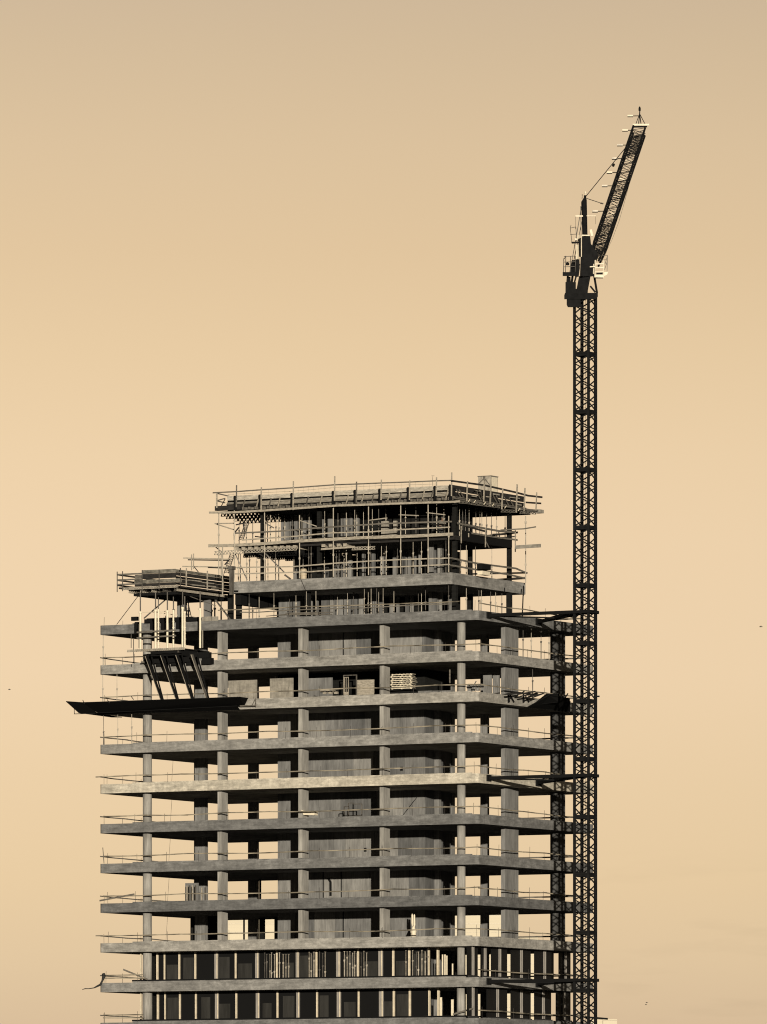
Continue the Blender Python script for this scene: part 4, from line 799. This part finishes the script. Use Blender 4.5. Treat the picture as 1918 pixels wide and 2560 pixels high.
for px, t, b_ in ((1153.5, 1315, 1358), (1214, 1320, 1368), (1288.5, 1325, 1380), (1172, 1333, 1343)):
    tag(MB().bar(at(px, b_, x=-3.0), at(px, t, x=-3.0), .05, .12).build('rail_post', 'timber'), {1153.5: 'forked timber post at the corner of the middle deck', 1214: 'timber post midway along the right side of the middle deck', 1288.5: 'timber post at the far right end of the middle deck', 1172: 'short post stub on the right edge of the middle deck'}[px], 'post', 'rail posts on the right of the middle deck')
tag(MB().bar(at(1215, 1354, x=-3.0), at(1223, 1369, x=-3.0), .05, .08).build('brace', 'oldtimber'), 'short brace slanting off the post midway along the middle deck', 'brace')
wobble('plank', fr(2.0, (700, 1543), (640, 1546)), 'timber', .2, .05, 'thin plank lying on the highest full slab near its left props', 'plank')
# rail of the highest slab, front
wobble('rail', fr(0.3, (600, 1530.5), (640, 1531), (700, 1527), (780, 1523), (900, 1520), (960, 1517), (1060, 1511), (1130, 1510)), 'oldtimber', .05, .09, 'thin rail along the front of the highest full slab', 'rail', GU)
# dangling cable over the short slab
tag(MB().tube(at(752, 1447, y=1.62), at(764, 1475, y=1.62), .025).build('dangling_cable', 'cable'), 'thin dark cable hanging over the face of the short top slab', 'cable')
tag(MB().bar(at(575, 1478, y=1.6), at(595, 1478, y=1.6), .1, .14).build('shutter_bolt', 'black'), 'short dark bar on the lower left of the short top slab face', 'bar')
for i, (px, ta, tb) in enumerate(((1309, 1464, 1490), (1262, 1469, 1481))):
    tag(MB().bar(at(px, tb, x=XR0 + .06), at(px, ta, x=XR0 + .06), .06).build('tie_rod', 'black'), ('longer', 'shorter')[i] + ' dark rod end on the right face of the short top slab', 'rod', 'rod ends on the short top slab')

# torn sheet at the left end, glazed storeys
m = MB(); pts = [(258, 2434, .5), (260, 2440, .6), (256, 2452, .3), (251, 2462, .35), (243, 2466, .3), (235, 2470, .18), (222, 2472, .14), (213, 2472, .16), (206, 2474, .1)]
for (a, b1, w1), (c, d1, w2) in zip(pts, pts[1:]):
    p, q = at(a, b1, y=-.1), at(c, d1, y=-.1); m.tube(p, q, w1 * .28, w2 * .28, n=6)
tag(m.build('torn_sheet', 'cloth'), 'torn dark sheet blowing off the left end of the slab between glazed storeys', 'sheet')
# thin hanging lines
for i, (px, n) in enumerate(((428, 5), (425, 6), (421, 7), (418, 8), (414, 9))):
    y = 12; x = fx(px, y); tag(MB().tube((x, y, ZT(n)), (x + .2, y, ZT(n - 1) - TH), .014, n=4).build('hanging_wire', 'cable'), 'hair-thin wire in the left bay over ' + SN[n], 'wire', 'hanging wires in the left bay')

# ================================================================== worker
def skin_person():
    bx_, by_, bz_ = fx(1101, 2.6), 2.6, 59.56
    W = thing('person', (bx_, by_, bz_), 'worker in grey jacket and cap bending to the right behind the middle deck rail', 'person')
    def skinned(name, pts, edges, m):
        me = bpy.data.meshes.new(name); me.from_pydata([p[:3] for p in pts], edges, []); ob = bpy.data.objects.new(name, me); COL.objects.link(ob); ob.parent = W
        md = ob.modifiers.new('skin', 'SKIN'); md.use_smooth_shade = True
        for i, p in enumerate(pts): me.skin_vertices[0].data[i].radius = (p[3], p[3] * .9); me.skin_vertices[0].data[i].use_root = (i == 0)
        ob.modifiers.new('sub', 'SUBSURF').levels = 1; me.materials.append(M[m]); return ob
    skinned_pts = [(0, 0, .88, .15), (.05, 0, 1.05, .13), (.14, 0, 1.25, .16), (.18, 0, 1.38, .08), (.20, -.01, 1.46, .055), (.215, -.02, 1.54, .095), (.22, -.03, 1.60, .09),
         (.02, -.18, 1.30, .06), (.22, -.22, 1.06, .048), (.44, -.24, 1.00, .034), (.50, -.24, .99, .03),
         (.26, .18, 1.30, .06), (.42, .16, 1.10, .048), (.56, .05, .98, .034), (.61, .04, .97, .03),
         (-.02, -.11, .80, .10), (.03, -.12, .46, .07), (-.05, -.13, .09, .045), (.10, -.14, .04, .04),
         (.02, .11, .80, .10), (.12, .12, .46, .07), (.04, .13, .09, .045), (.19, .13, .04, .04)]
    ed = [(0, 1), (1, 2), (2, 3), (3, 4), (4, 5), (5, 6), (2, 7), (7, 8), (8, 9), (9, 10), (2, 11), (11, 12), (12, 13), (13, 14), (0, 15), (15, 16), (16, 17), (17, 18), (0, 19), (19, 20), (20, 21), (21, 22)]
    for h in (10, 14):                         # five fingers from each palm
        c = skinned_pts[h]
        for k, (dy, ln) in enumerate(((-.03, .06), (-.012, .075), (.008, .07), (.026, .055))):
            i0 = len(skinned_pts); skinned_pts += [(c[0] + .045, c[1] + dy, c[2] - .01, .009), (c[0] + .045 + ln * .6, c[1] + dy, c[2] - .04, .008)]; ed += [(h, i0), (i0, i0 + 1)]
        i0 = len(skinned_pts); skinned_pts += [(c[0] + .01, c[1] - .05, c[2] - .01, .010), (c[0] + .045, c[1] - .06, c[2] - .03, .009)]; ed += [(h, i0), (i0, i0 + 1)]
    skinned('body', skinned_pts, ed, 'skin')
    skinned('jacket', [(0, 0, .84, .17), (.05, 0, 1.05, .16), (.14, 0, 1.26, .19), (.17, 0, 1.36, .11), (.02, -.19, 1.30, .08), (.22, -.22, 1.06, .065), (.42, -.24, 1.005, .05), (.27, .19, 1.30, .08), (.42, .16, 1.10, .065), (.54, .06, .99, .05)],
            [(0, 1), (1, 2), (2, 3), (2, 4), (4, 5), (5, 6), (2, 7), (7, 8), (8, 9)], 'jacket')
    skinned('trousers', [(0, 0, .86, .16), (-.02, -.11, .78, .115), (.03, -.12, .46, .085), (-.05, -.13, .12, .065), (.02, .11, .78, .115), (.12, .12, .46, .085), (.04, .13, .12, .065)], [(0, 1), (1, 2), (2, 3), (0, 4), (4, 5), (5, 6)], 'trousers')
    hb = MB().lathe((.205, -.02, 1.575), [(.13, 0), (.125, .05), (.10, .10), (.04, .13)], 14).box((.30, -.08, 1.575), (.38, .04, 1.59))
    hb.v = [v + Vector(W.location) for v in hb.v]; hb.build('cap', 'helmet', W)
    fb = MB().box((.295, -.035, 1.51), (.325, -.005, 1.545)).box((.292, -.055, 1.555), (.305, -.04, 1.565)).box((.292, .0, 1.555), (.305, .015, 1.565)).box((.29, -.04, 1.485), (.305, 0, 1.493)).box((.20, -.125, 1.52), (.23, -.105, 1.57)).box((.20, .07, 1.52), (.23, .09, 1.57))
    fb.v = [v + Vector(W.location) for v in fb.v]; fb.build('face', 'skin', W)
skin_person()

# ================================================================== CRANE
cxm, cym = 9.0, fy(1463.2, 9.0)
hs = 1.35 / 2
SH = 4.95; zcap = zz(886, cxm, cym)
CR = thing('tower_crane', (cxm, cym, 0), 'tall dark tower crane with steep raised jib beside the tower', 'crane')
ztop = zcap + SH
sec = MB()
def mast_section(z0, z1):
    m = MB(); cs = [(-hs, -hs), (hs, -hs), (hs, hs), (-hs, hs)]
    for (x, y) in cs: m.bar((cxm + x, cym + y, z0), (cxm + x, cym + y, z1), 0.19)
    for z in (z0 + 0.09, z1 - 0.09):
        for i in range(4):
            a, b_ = cs[i], cs[(i + 1) % 4]; m.bar((cxm + a[0], cym + a[1], z), (cxm + b_[0], cym + b_[1], z), 0.07, 0.17)
    n = 7; zl = [z0 + 0.15 + (z1 - z0 - 0.3) * k / n for k in range(n + 1)]
    for i in range(4):
        a, b_ = cs[i], cs[(i + 1) % 4]
        for k in range(n):
            p, q = (a, b_) if (k + (i in (1, 2))) % 2 == 0 else (b_, a)
            m.bar((cxm + p[0], cym + p[1], zl[k]), (cxm + q[0], cym + q[1], zl[k + 1]), 0.07, 0.095)
    return m
z = ztop; k = 0
while z > 14:
    o = mast_section(z - SH, z).build('mast_section', 'crane', CR); z -= SH
o = mast_section(0, z); o.build('mast_section', 'crane', CR)
m = MB()                                       # ladder and cables up the middle of the mast
for dx in (-.12, .12, .28): m.tube((cxm + dx, cym - .1, 2), (cxm + dx, cym - .1, ztop), 0.022, n=5)
zz0 = 12
while zz0 < ztop: m.bar((cxm - .12, cym - .1, zz0), (cxm + .12, cym - .1, zz0), .025); zz0 += 0.4
m.build('ladder', 'crane', CR)
m = MB(); m.tube((cxm + hs + .0 - .18, cym + hs + .04, 3), (cxm + hs - .18, cym + hs + .04, ztop), .028, n=6); m.build('power_cable', 'crane', CR)
# camera-facing frame helpers for the crane head: r to the right of the jib plane, h up
def C(px, py, dd=0.0):
    v = _ray(px); s0 = (Vector((cxm, cym, 0)) - Vector((CAM.x, CAM.y, 0))).dot(DH) + dd
    p = Vector((CAM.x, CAM.y, 0)) + v * s0; return Vector((p.x, p.y, ZC + (HY - py) / F * s0))
def slew(pts, d0, d1, name, m):                # a plate or housing with real depth, outline given at crane distance
    n = len(pts); b = MB(); b.add([C(x, y, d0) for x, y in pts] + [C(x, y, d1) for x, y in pts], [tuple(range(n))[::-1], tuple(range(n, 2 * n))] + [(i, (i + 1) % n, n + (i + 1) % n, n + i) for i in range(n)]); return b.build(name, m, CR)
slew([(1420, 748), (1452, 748), (1452, 768), (1420, 768), (1417, 762), (1417, 746)], -1.0, 1.2, 'climbing_collar', 'crane')
slew([(1413, 732), (1495, 732), (1495, 742), (1490, 748), (1411, 748), (1411, 738)], -1.1, 1.1, 'slewing_ring', 'crane')
slew([(1448, 690), (1475, 690), (1472, 712), (1467, 732), (1440, 732)], -0.9, -0.75, 'turntable', 'crane')
slew([(1415, 722), (1470, 722), (1470, 731.5), (1415, 731.5)], -.7, .9, 'turntable', 'crane')
m = MB(); 
for a, b_ in (((1486, 690), (1493, 733)), ((1474, 690), (1466, 733)), ((1476, 715), (1489, 731)), ((1420, 690), (1417, 730)), ((1436, 660), (1427, 725)), ((1449, 660), (1430, 730)), ((1424, 692), (1425, 728))): m.bar(C(*a, -.4), C(*b_, -.4), .14); m.bar(C(*a, .5), C(*b_, .5), .14)
m.build('turntable_frame', 'crane', CR)
# machinery block
slew([(1452, 642), (1485, 642), (1489, 662), (1487, 690), (1450, 695)], -.9, .9, 'machinery_house', 'crane')
slew([(1436, 650), (1449, 646), (1450, 670), (1447, 692), (1438, 692)], -.5, .5, 'machinery_house', 'crane')
slew([(1446, 597), (1466, 588), (1476, 590), (1478, 612), (1480, 642), (1448, 642)], -.5, .6, 'machinery_house', 'crane')
slew([(1407, 680), (1440, 680), (1440, 690), (1407, 690)], -1.2, 1.4, 'counter_platform', 'crane')
slew([(1414, 705), (1440, 705), (1440, 740), (1414, 736)], -.8, .9, 'counterweight', 'crane')
slew([(1430, 650), (1442, 650), (1446, 682), (1426, 682)], -.3, .8, 'winch_frame', 'crane')
m = MB()
for px, t in ((1409, 645), (1414, 640), (1426, 640), (1438, 640)): m.tube(C(px, 681, -1), C(px + 1, t, -1), .03)
for py in (641, 655, 667): m.tube(C(1410, py, -1), C(1438, py - 1, -1), .028)
m.tube(C(1415, 640, -1), C(1409, 650, .9), .028)
m.build('platform_railing', 'dullsteel', CR)
m = MB().lathe(C(1419, 663, -.6), [(.1, 0), (.16, .05), (.16, .2), (.05, .25)], 10); m.build('winch', 'crane', CR)
# upper small platform
slew([(1428, 604), (1449, 604), (1449, 608), (1430, 609)], -.5, .7, 'upper_platform', 'crane')
m = MB()
for a, b_ in (((1430, 604), (1426, 570)), ((1426, 570), (1440, 567)), ((1440, 567), (1442, 604)), ((1426, 586), (1441, 585)), ((1426, 570), (1428, 562))): m.tube(C(*a, -.4), C(*b_, -.4), .025)
m.build('platform_railing', 'dullsteel', CR)
# mast head (A-frame)
m = MB(); m.bar(C(1464, 590, 0), C(1462, 498, 0), .27, .27); m.bar(C(1458, 600, .3), C(1455, 505, .1), .09); m.bar(C(1455, 505), C(1463, 493), .12)
m.bar(C(1463, 498), C(1463, 488), .15); m.build('mast_head', 'crane', CR)
m = MB(); m.tube(C(1455, 512, .2), C(1436, 620, .6), .035); m.tube(C(1458, 540, .2), C(1429, 680, .8), .03); m.tube(C(1452, 515), C(1454, 640), .03); m.tube(C(1436, 620, .6), C(1425, 680, .8), .03)
m.build('backstay', 'dullsteel', CR)
for nm_, a_, b2_, w_, h_, d_ in (('cross_arm', (1439, 540), (1461, 540), .10, .12, 0), ('cross_arm', (1467, 539.5), (1490, 539.5), .05, .06, 0), ('white_post', (1447, 588), (1446, 600), .09, .2, 0), ('white_post', (1454, 588), (1454, 642), .06, .06, -.8),
                               ('white_beam', (1455, 588), (1474, 588.5), .06, .1, -.9), ('white_lamp', (1441, 600), (1439, 596), .15, .15, -.5), ('white_box', (1481, 590), (1477, 574), .2, .2, .2), ('white_panel', (1444, 612), (1444, 648), .12, .24, -.9)):
    MB().bar(C(*a_, d_), C(*b2_, d_), w_, h_).build(nm_, 'white', CR)
MB().tube(C(1439, 541), C(1439, 572), .012).build('antenna_wire', 'cable', CR); MB().tube(C(1489, 541), C(1489, 560), .012).build('antenna_wire', 'cable', CR)
m = MB().tube(C(1464, 488), C(1464, 484), .03).lathe(C(1464, 484.5), [(.05, 0), (.09, .02), (.09, .12), (.04, .22)], 10); m.build('beacon', 'white', CR)
m = MB().tube(C(1456, 495), C(1456, 488), .015).tube(C(1456, 488), C(1456, 486), .05, .03).bar(C(1453, 495), C(1467, 495), .03); m.build('wind_gauge', 'crane', CR)
# cab basket on the right: white framed
m = MB()
for a, b_ in (((1489, 650), (1488, 693)), ((1510, 650), (1509, 692)), ((1489, 660), (1510, 659)), ((1489, 669.5), (1510, 669)), ((1489, 680), (1510, 679.5)), ((1487, 692), (1510, 692.5)), ((1475, 667), (1489, 666))): m.bar(C(*a, -1.2), C(*b_, -1.2), .09, .09)
m.bar(C(1488, 689, -1.2), C(1510, 689, -1.2), .1, .18); m.bar(C(1486, 660, -.8), C(1485, 685, -.8), .1, .25); m.build('cab_frame', 'white', CR)
slew([(1486, 693), (1508, 693), (1508, 696), (1487, 696)], -1.2, .5, 'cab_floor', 'crane'); slew([(1491, 681), (1508, 681), (1508, 687), (1491, 687)], -1.0, .3, 'cab_seat', 'crane')
slew([(1511, 680), (1521, 679), (1518, 686), (1511, 690)], -1.1, .3, 'cab_step', 'white')
m = MB()
for a, b_ in (((1492, 638), (1519, 638)), ((1519, 638), (1518, 680)), ((1495, 651), (1517, 649)), ((1492, 638), (1492, 650)), ((1519, 640), (1513, 660)), ((1518, 655), (1512, 674))): m.tube(C(*a, .2), C(*b_, .2), .025)
m.build('platform_railing', 'dullsteel', CR)
# jib: real lattice box pointing up, right and away from the camera
J0, J1 = C(1486, 657, 0.3), C(1598.5, 326, 8.5)
ax = (J1 - J0).normalized(); hz = Vector((ax.x, ax.y, 0)).normalized(); sd_ = hz.cross(Vector((0, 0, 1))).normalized()
sd_ = (RH - ax * RH.dot(ax)).normalized(); upv = sd_.cross(ax).normalized()
JL = (J1 - J0).length; W2, H2 = 0.52, 0.5
def J(t, s, u): 
    k = min(1, .7 + t / 0.12 * .3); return J0 + ax * (JL * t) + sd_ * (s * W2 * k) + upv * (u * H2 * k)
m = MB()
for s, u in ((-1, -1), (1, -1), (1, 1), (-1, 1)):
    m.bar(J(0, s, u), J(.12, s, u), .13); m.bar(J(.12, s, u), J(1, s, u), .13)
m.build('jib_chord', 'crane', CR)
m = MB(); nj = 28
for i in range(nj):
    t0, t1 = .06 + .94 * i / nj, .06 + .94 * (i + 1) / nj
    for (a, b_) in (((-1, -1), (1, -1)), ((-1, 1), (1, 1)), ((-1, -1), (-1, 1)), ((1, -1), (1, 1))):
        p, q = (a, b_) if i % 2 else (b_, a)
        m.bar(J(t0, *p), J(t1, *q), .045); 
        m.bar(J(t0, *a), J(t0, *b_), .04)
m.build('jib_lattice', 'crane', CR)
for t in (.12, .25, .40, .52, .66, .80): MB().bar(J(t, -.7, -1.12), J(t, .7, -1.12), .07, .10).build('jib_highlight_bar', 'white', CR)  # white bars put in as the pale highlights inside the jib
for ta, tb, st_ in ((.03, .12, .010), (.14, .30, .013), (.47, .60, .015), (.80, .98, .012)):
    t = ta; m = MB()
    while t < tb: m.bar(J(t, -1, -.9), J(t + .045, 1, -.9), .045); m.bar(J(t + .02, 1, .8), J(t - .02, -1, .8), .05); t += st_
    m.build('walkway_mesh', 'crane', CR)
slew([(1468, 600), (1480, 612), (1494, 632), (1497, 640), (1488, 662), (1478, 658)], -.3, .35, 'jib_foot', 'crane')
m = MB(); m.bar(C(1582, 312, 8.5), C(1623, 312, 8.5), .3, .16); m.build('jib_head', 'white', CR)
m = MB(); m.bar(C(1584, 317, 8.6), C(1618, 316.5, 8.6), .26, .10)
ap = C(1599.5, 284, 8.5)
for px in (1590, 1597, 1603, 1613): m.bar(ap, C(px, 310, 8.5), .06)
m.bar(ap, C(1600, 277, 8.5), .07); m.build('jib_head_frame', 'crane', CR)
m = MB().lathe(C(1599.5, 277, 8.5), [(.08, 0), (.1, .02), (.1, .25), (.04, .38)], 10); m.build('beacon', 'crane', CR)
for i, (px, py, x2) in enumerate(((1569, 289, 1595), (1556, 325, 1577), (1543, 362, 1564), (1530, 395.5, 1554), (1517, 430.5, 1541), (1505, 464, 1529), (1481, 527.5, 1505))):
    dd = 8.5 - i * 1.0
    lamp = MB().bar(C(px, py, dd), C(px + 14, py, dd), .18, .13).build('warning_lamp', 'white' if i in (0, 1, 4) else 'steel', CR)
    MB().bar(C(px, py + 2.8, dd), C(px + 14, py + 2.8, dd), .17, .05).bar(C(px + 14.1, py + .6, dd), C(x2 + 4, py + .3, dd), .05, .065).build('lamp_underside_and_bracket', 'crane', lamp)  # first bar paints the lamp body's underside black, second holds it to the jib
m = MB(); m.tube(C(1464, 492), C(1565, 368, 6.5), .035); m.tube(C(1533, 415, 4.5), C(1535, 410, 4.6), .11); m.build('luffing_rope', 'crane', CR)
m = MB(); m.tube(C(1465, 495), C(1507, 509, 3), .03); m.bar(C(1502, 507.5, 2.8), C(1508, 509, 3), .1); m.build('stay_rope', 'dullsteel', CR)
m = MB(); pr = [C(1583, 415, 6), C(1575, 455, 5), C(1563, 500, 4), C(1548, 553, 3), C(1531, 598, 2), C(1511, 640, 1)]
for p, q in zip(pr, pr[1:]): m.tube(p, q, .015, n=4)
m.build('hoist_rope', 'cable', CR)

# crane tie frames at three slabs
for n, lab in ((1, 'highest'), (5, 'middle'), (10, 'lowest')):
    z = ZT(n) - 0.32; tie = thing('crane_tie', (4.5, 4, z), '%s dark tie frame holding the crane mast to the slab edge' % lab, 'tie frame', 'tie frames between tower and crane')
    y1, y2 = fy(1221, 0), fy(1345, 0)
    MB().box((0.004, y1 - .35, z - .28), (0.14, y1 + .35, z + .28)).build('bracket', 'black', tie); MB().box((0.004, y2 - .45, z - .3), (0.14, y2 + .45, z + .3)).build('bracket', 'black', tie)
    MB().bar((0.14, y1, z), (cxm - hs - .1, cym - hs - .1, z), .16, .28).build('tie_bar', 'black', tie)
    MB().bar((0.14, y2, z), (cxm - hs - .1, cym - hs - .1, z), .16, .28).build('tie_bar', 'black', tie)
    MB().bar((0.14, y2 - .2, z), (cxm - hs - .1, cym + hs + .1, z), .16, .28).build('tie_bar', 'black', tie)
    MB().bar((0.14, y1 + .2, z - .05), (cxm * .45, (y2 + cym) * .5, z - .05), .12, .12).build('tie_bar', 'black', tie)
    m = MB(); c = hs + .17
    for a, b_ in (((-c, -c), (c, -c)), ((c, -c), (c, c)), ((c, c), (-c, c)), ((-c, c), (-c, -c))): m.bar((cxm + a[0], cym + a[1], z), (cxm + b_[0], cym + b_[1], z), .14, .26)
    m.bar((cxm + c, cym - c, z + .07), (cxm + c + .45, cym - c + .1, z + .07), .06, .06); m.bar((cxm + c, cym + c * .2, z - .1), (cxm + c + .35, cym + c * .2, z - .1), .06, .06)
    m.build('collar', 'black', tie)
for i, (a, b_, lab) in enumerate((((1493, 1741), (1499.5, 1741), 'short dark bar end right of the crane mast beside the third slab'), ((1488, 2545), (1520, 2547.5), 'thick dark bar end right of the crane mast at the bottom of the photo'), ((1490, 2449), (1497, 2451), 'small dark stub right of the crane mast above the lowest tie frame'))):
    p, q = C(*a), C(*b_); tag(MB().bar(p - (q - p) * .8, q, .1, .13 if i != 1 else .16).build('bar_end', 'black'), lab, 'bar')

# ================================================================== far buildings
def far(px0_, px1_, py_top, dist, name, label, storeys):
    v0, v1 = _ray(px0_), _ray(px1_); o = Vector((CAM.x, CAM.y, 0)); p0_, p1_ = o + v0 * dist, o + v1 * dist; zt_ = ZC + (HY - py_top) / F * dist
    b = thing(name, (p0_ + p1_) / 2, label, 'building'); dv = DH * 18
    m = MB(); m.add([p0_, p1_, p1_ + dv, p0_ + dv] + [p + Vector((0, 0, zt_)) for p in (p0_, p1_, p1_ + dv, p0_ + dv)], [(0, 3, 2, 1), (4, 5, 6, 7), (0, 1, 5, 4), (1, 2, 6, 5), (2, 3, 7, 6), (3, 0, 4, 7)]); m.build('wall', 'render', b)
    for k in range(1, storeys):
        zk = zt_ - k * 1.55; 
        if zk < 0: break
        MB().bar(p0_ - DH * .06 + Vector((0, 0, zk)), p1_ - DH * .06 + Vector((0, 0, zk)), .1, .07).build('panel_joint', 'steel', b)
    m = MB().bar(p0_ - DH * .1 + Vector((0, 0, zt_ + .1)), p1_ - DH * .1 + Vector((0, 0, zt_ + .1)), .4, .2); m.build('parapet', 'render', b)
far(548, 1298, 2268, 1500, 'far_building', 'wide white building far behind, seen through the storey above the glazing', 14)
far(1299, 1345, 2346, 1490, 'far_building', 'narrow lower white building far behind, right of the wide one', 10)
far(1478, 1507, 2549, 1480, 'far_building', 'bright white building just right of the crane mast at the bottom edge', 4)
far(1508, 1543, 2551, 1530, 'far_building', 'dull cream building right of the bright one at the bottom edge', 4)

# ================================================================== birds
def bird(px, py, s, lab):
    v = _ray(px); o = Vector((CAM.x, CAM.y, 0)); d = 520; p = o + v * d + Vector((0, 0, ZC + (HY - py) / F * d)); m = MB()
    m.tube(p - RH * .14 * s, p, .015, .045 * s, n=7).tube(p, p + RH * .16 * s, .045 * s, .03 * s, n=7).tube(p + RH * .16 * s, p + RH * .22 * s, .035 * s, .008, n=6)
    for sg in (-1, 1):
        a = p + RH * .04 * s; t1 = a + DH * (.16 * s * sg) + Vector((0, 0, .09 * s)); t2 = a + DH * (.34 * s * sg) + Vector((0, 0, .02 * s)) - RH * .1 * s
        m.add([a + RH * .05 * s, a - RH * .05 * s, t1 - RH * .05 * s, t1 + RH * .04 * s, t2, a + Vector((0, 0, -.012)), t1 + Vector((0, 0, -.012))], [(0, 1, 2, 3), (3, 2, 4), (0, 3, 6, 5), (1, 5, 6, 2), (3, 4, 6), (2, 6, 4)])
    tag(m.build('bird', 'dullsteel'), lab, 'bird', 'birds in the sky')
bird(1902, 1567, .65, 'tiny dark bird high in the sky at the right edge'); bird(1617, 2507, .45, 'tiny bird low at the right, upper of two'); bird(1615, 2512, .4, 'tiny bird low at the right, lower of two'); bird(23, 1724, .5, 'tiny dark bird at the left edge of the sky')
for o in list(bpy.data.objects):
    if '_base' in o: del o['_base']
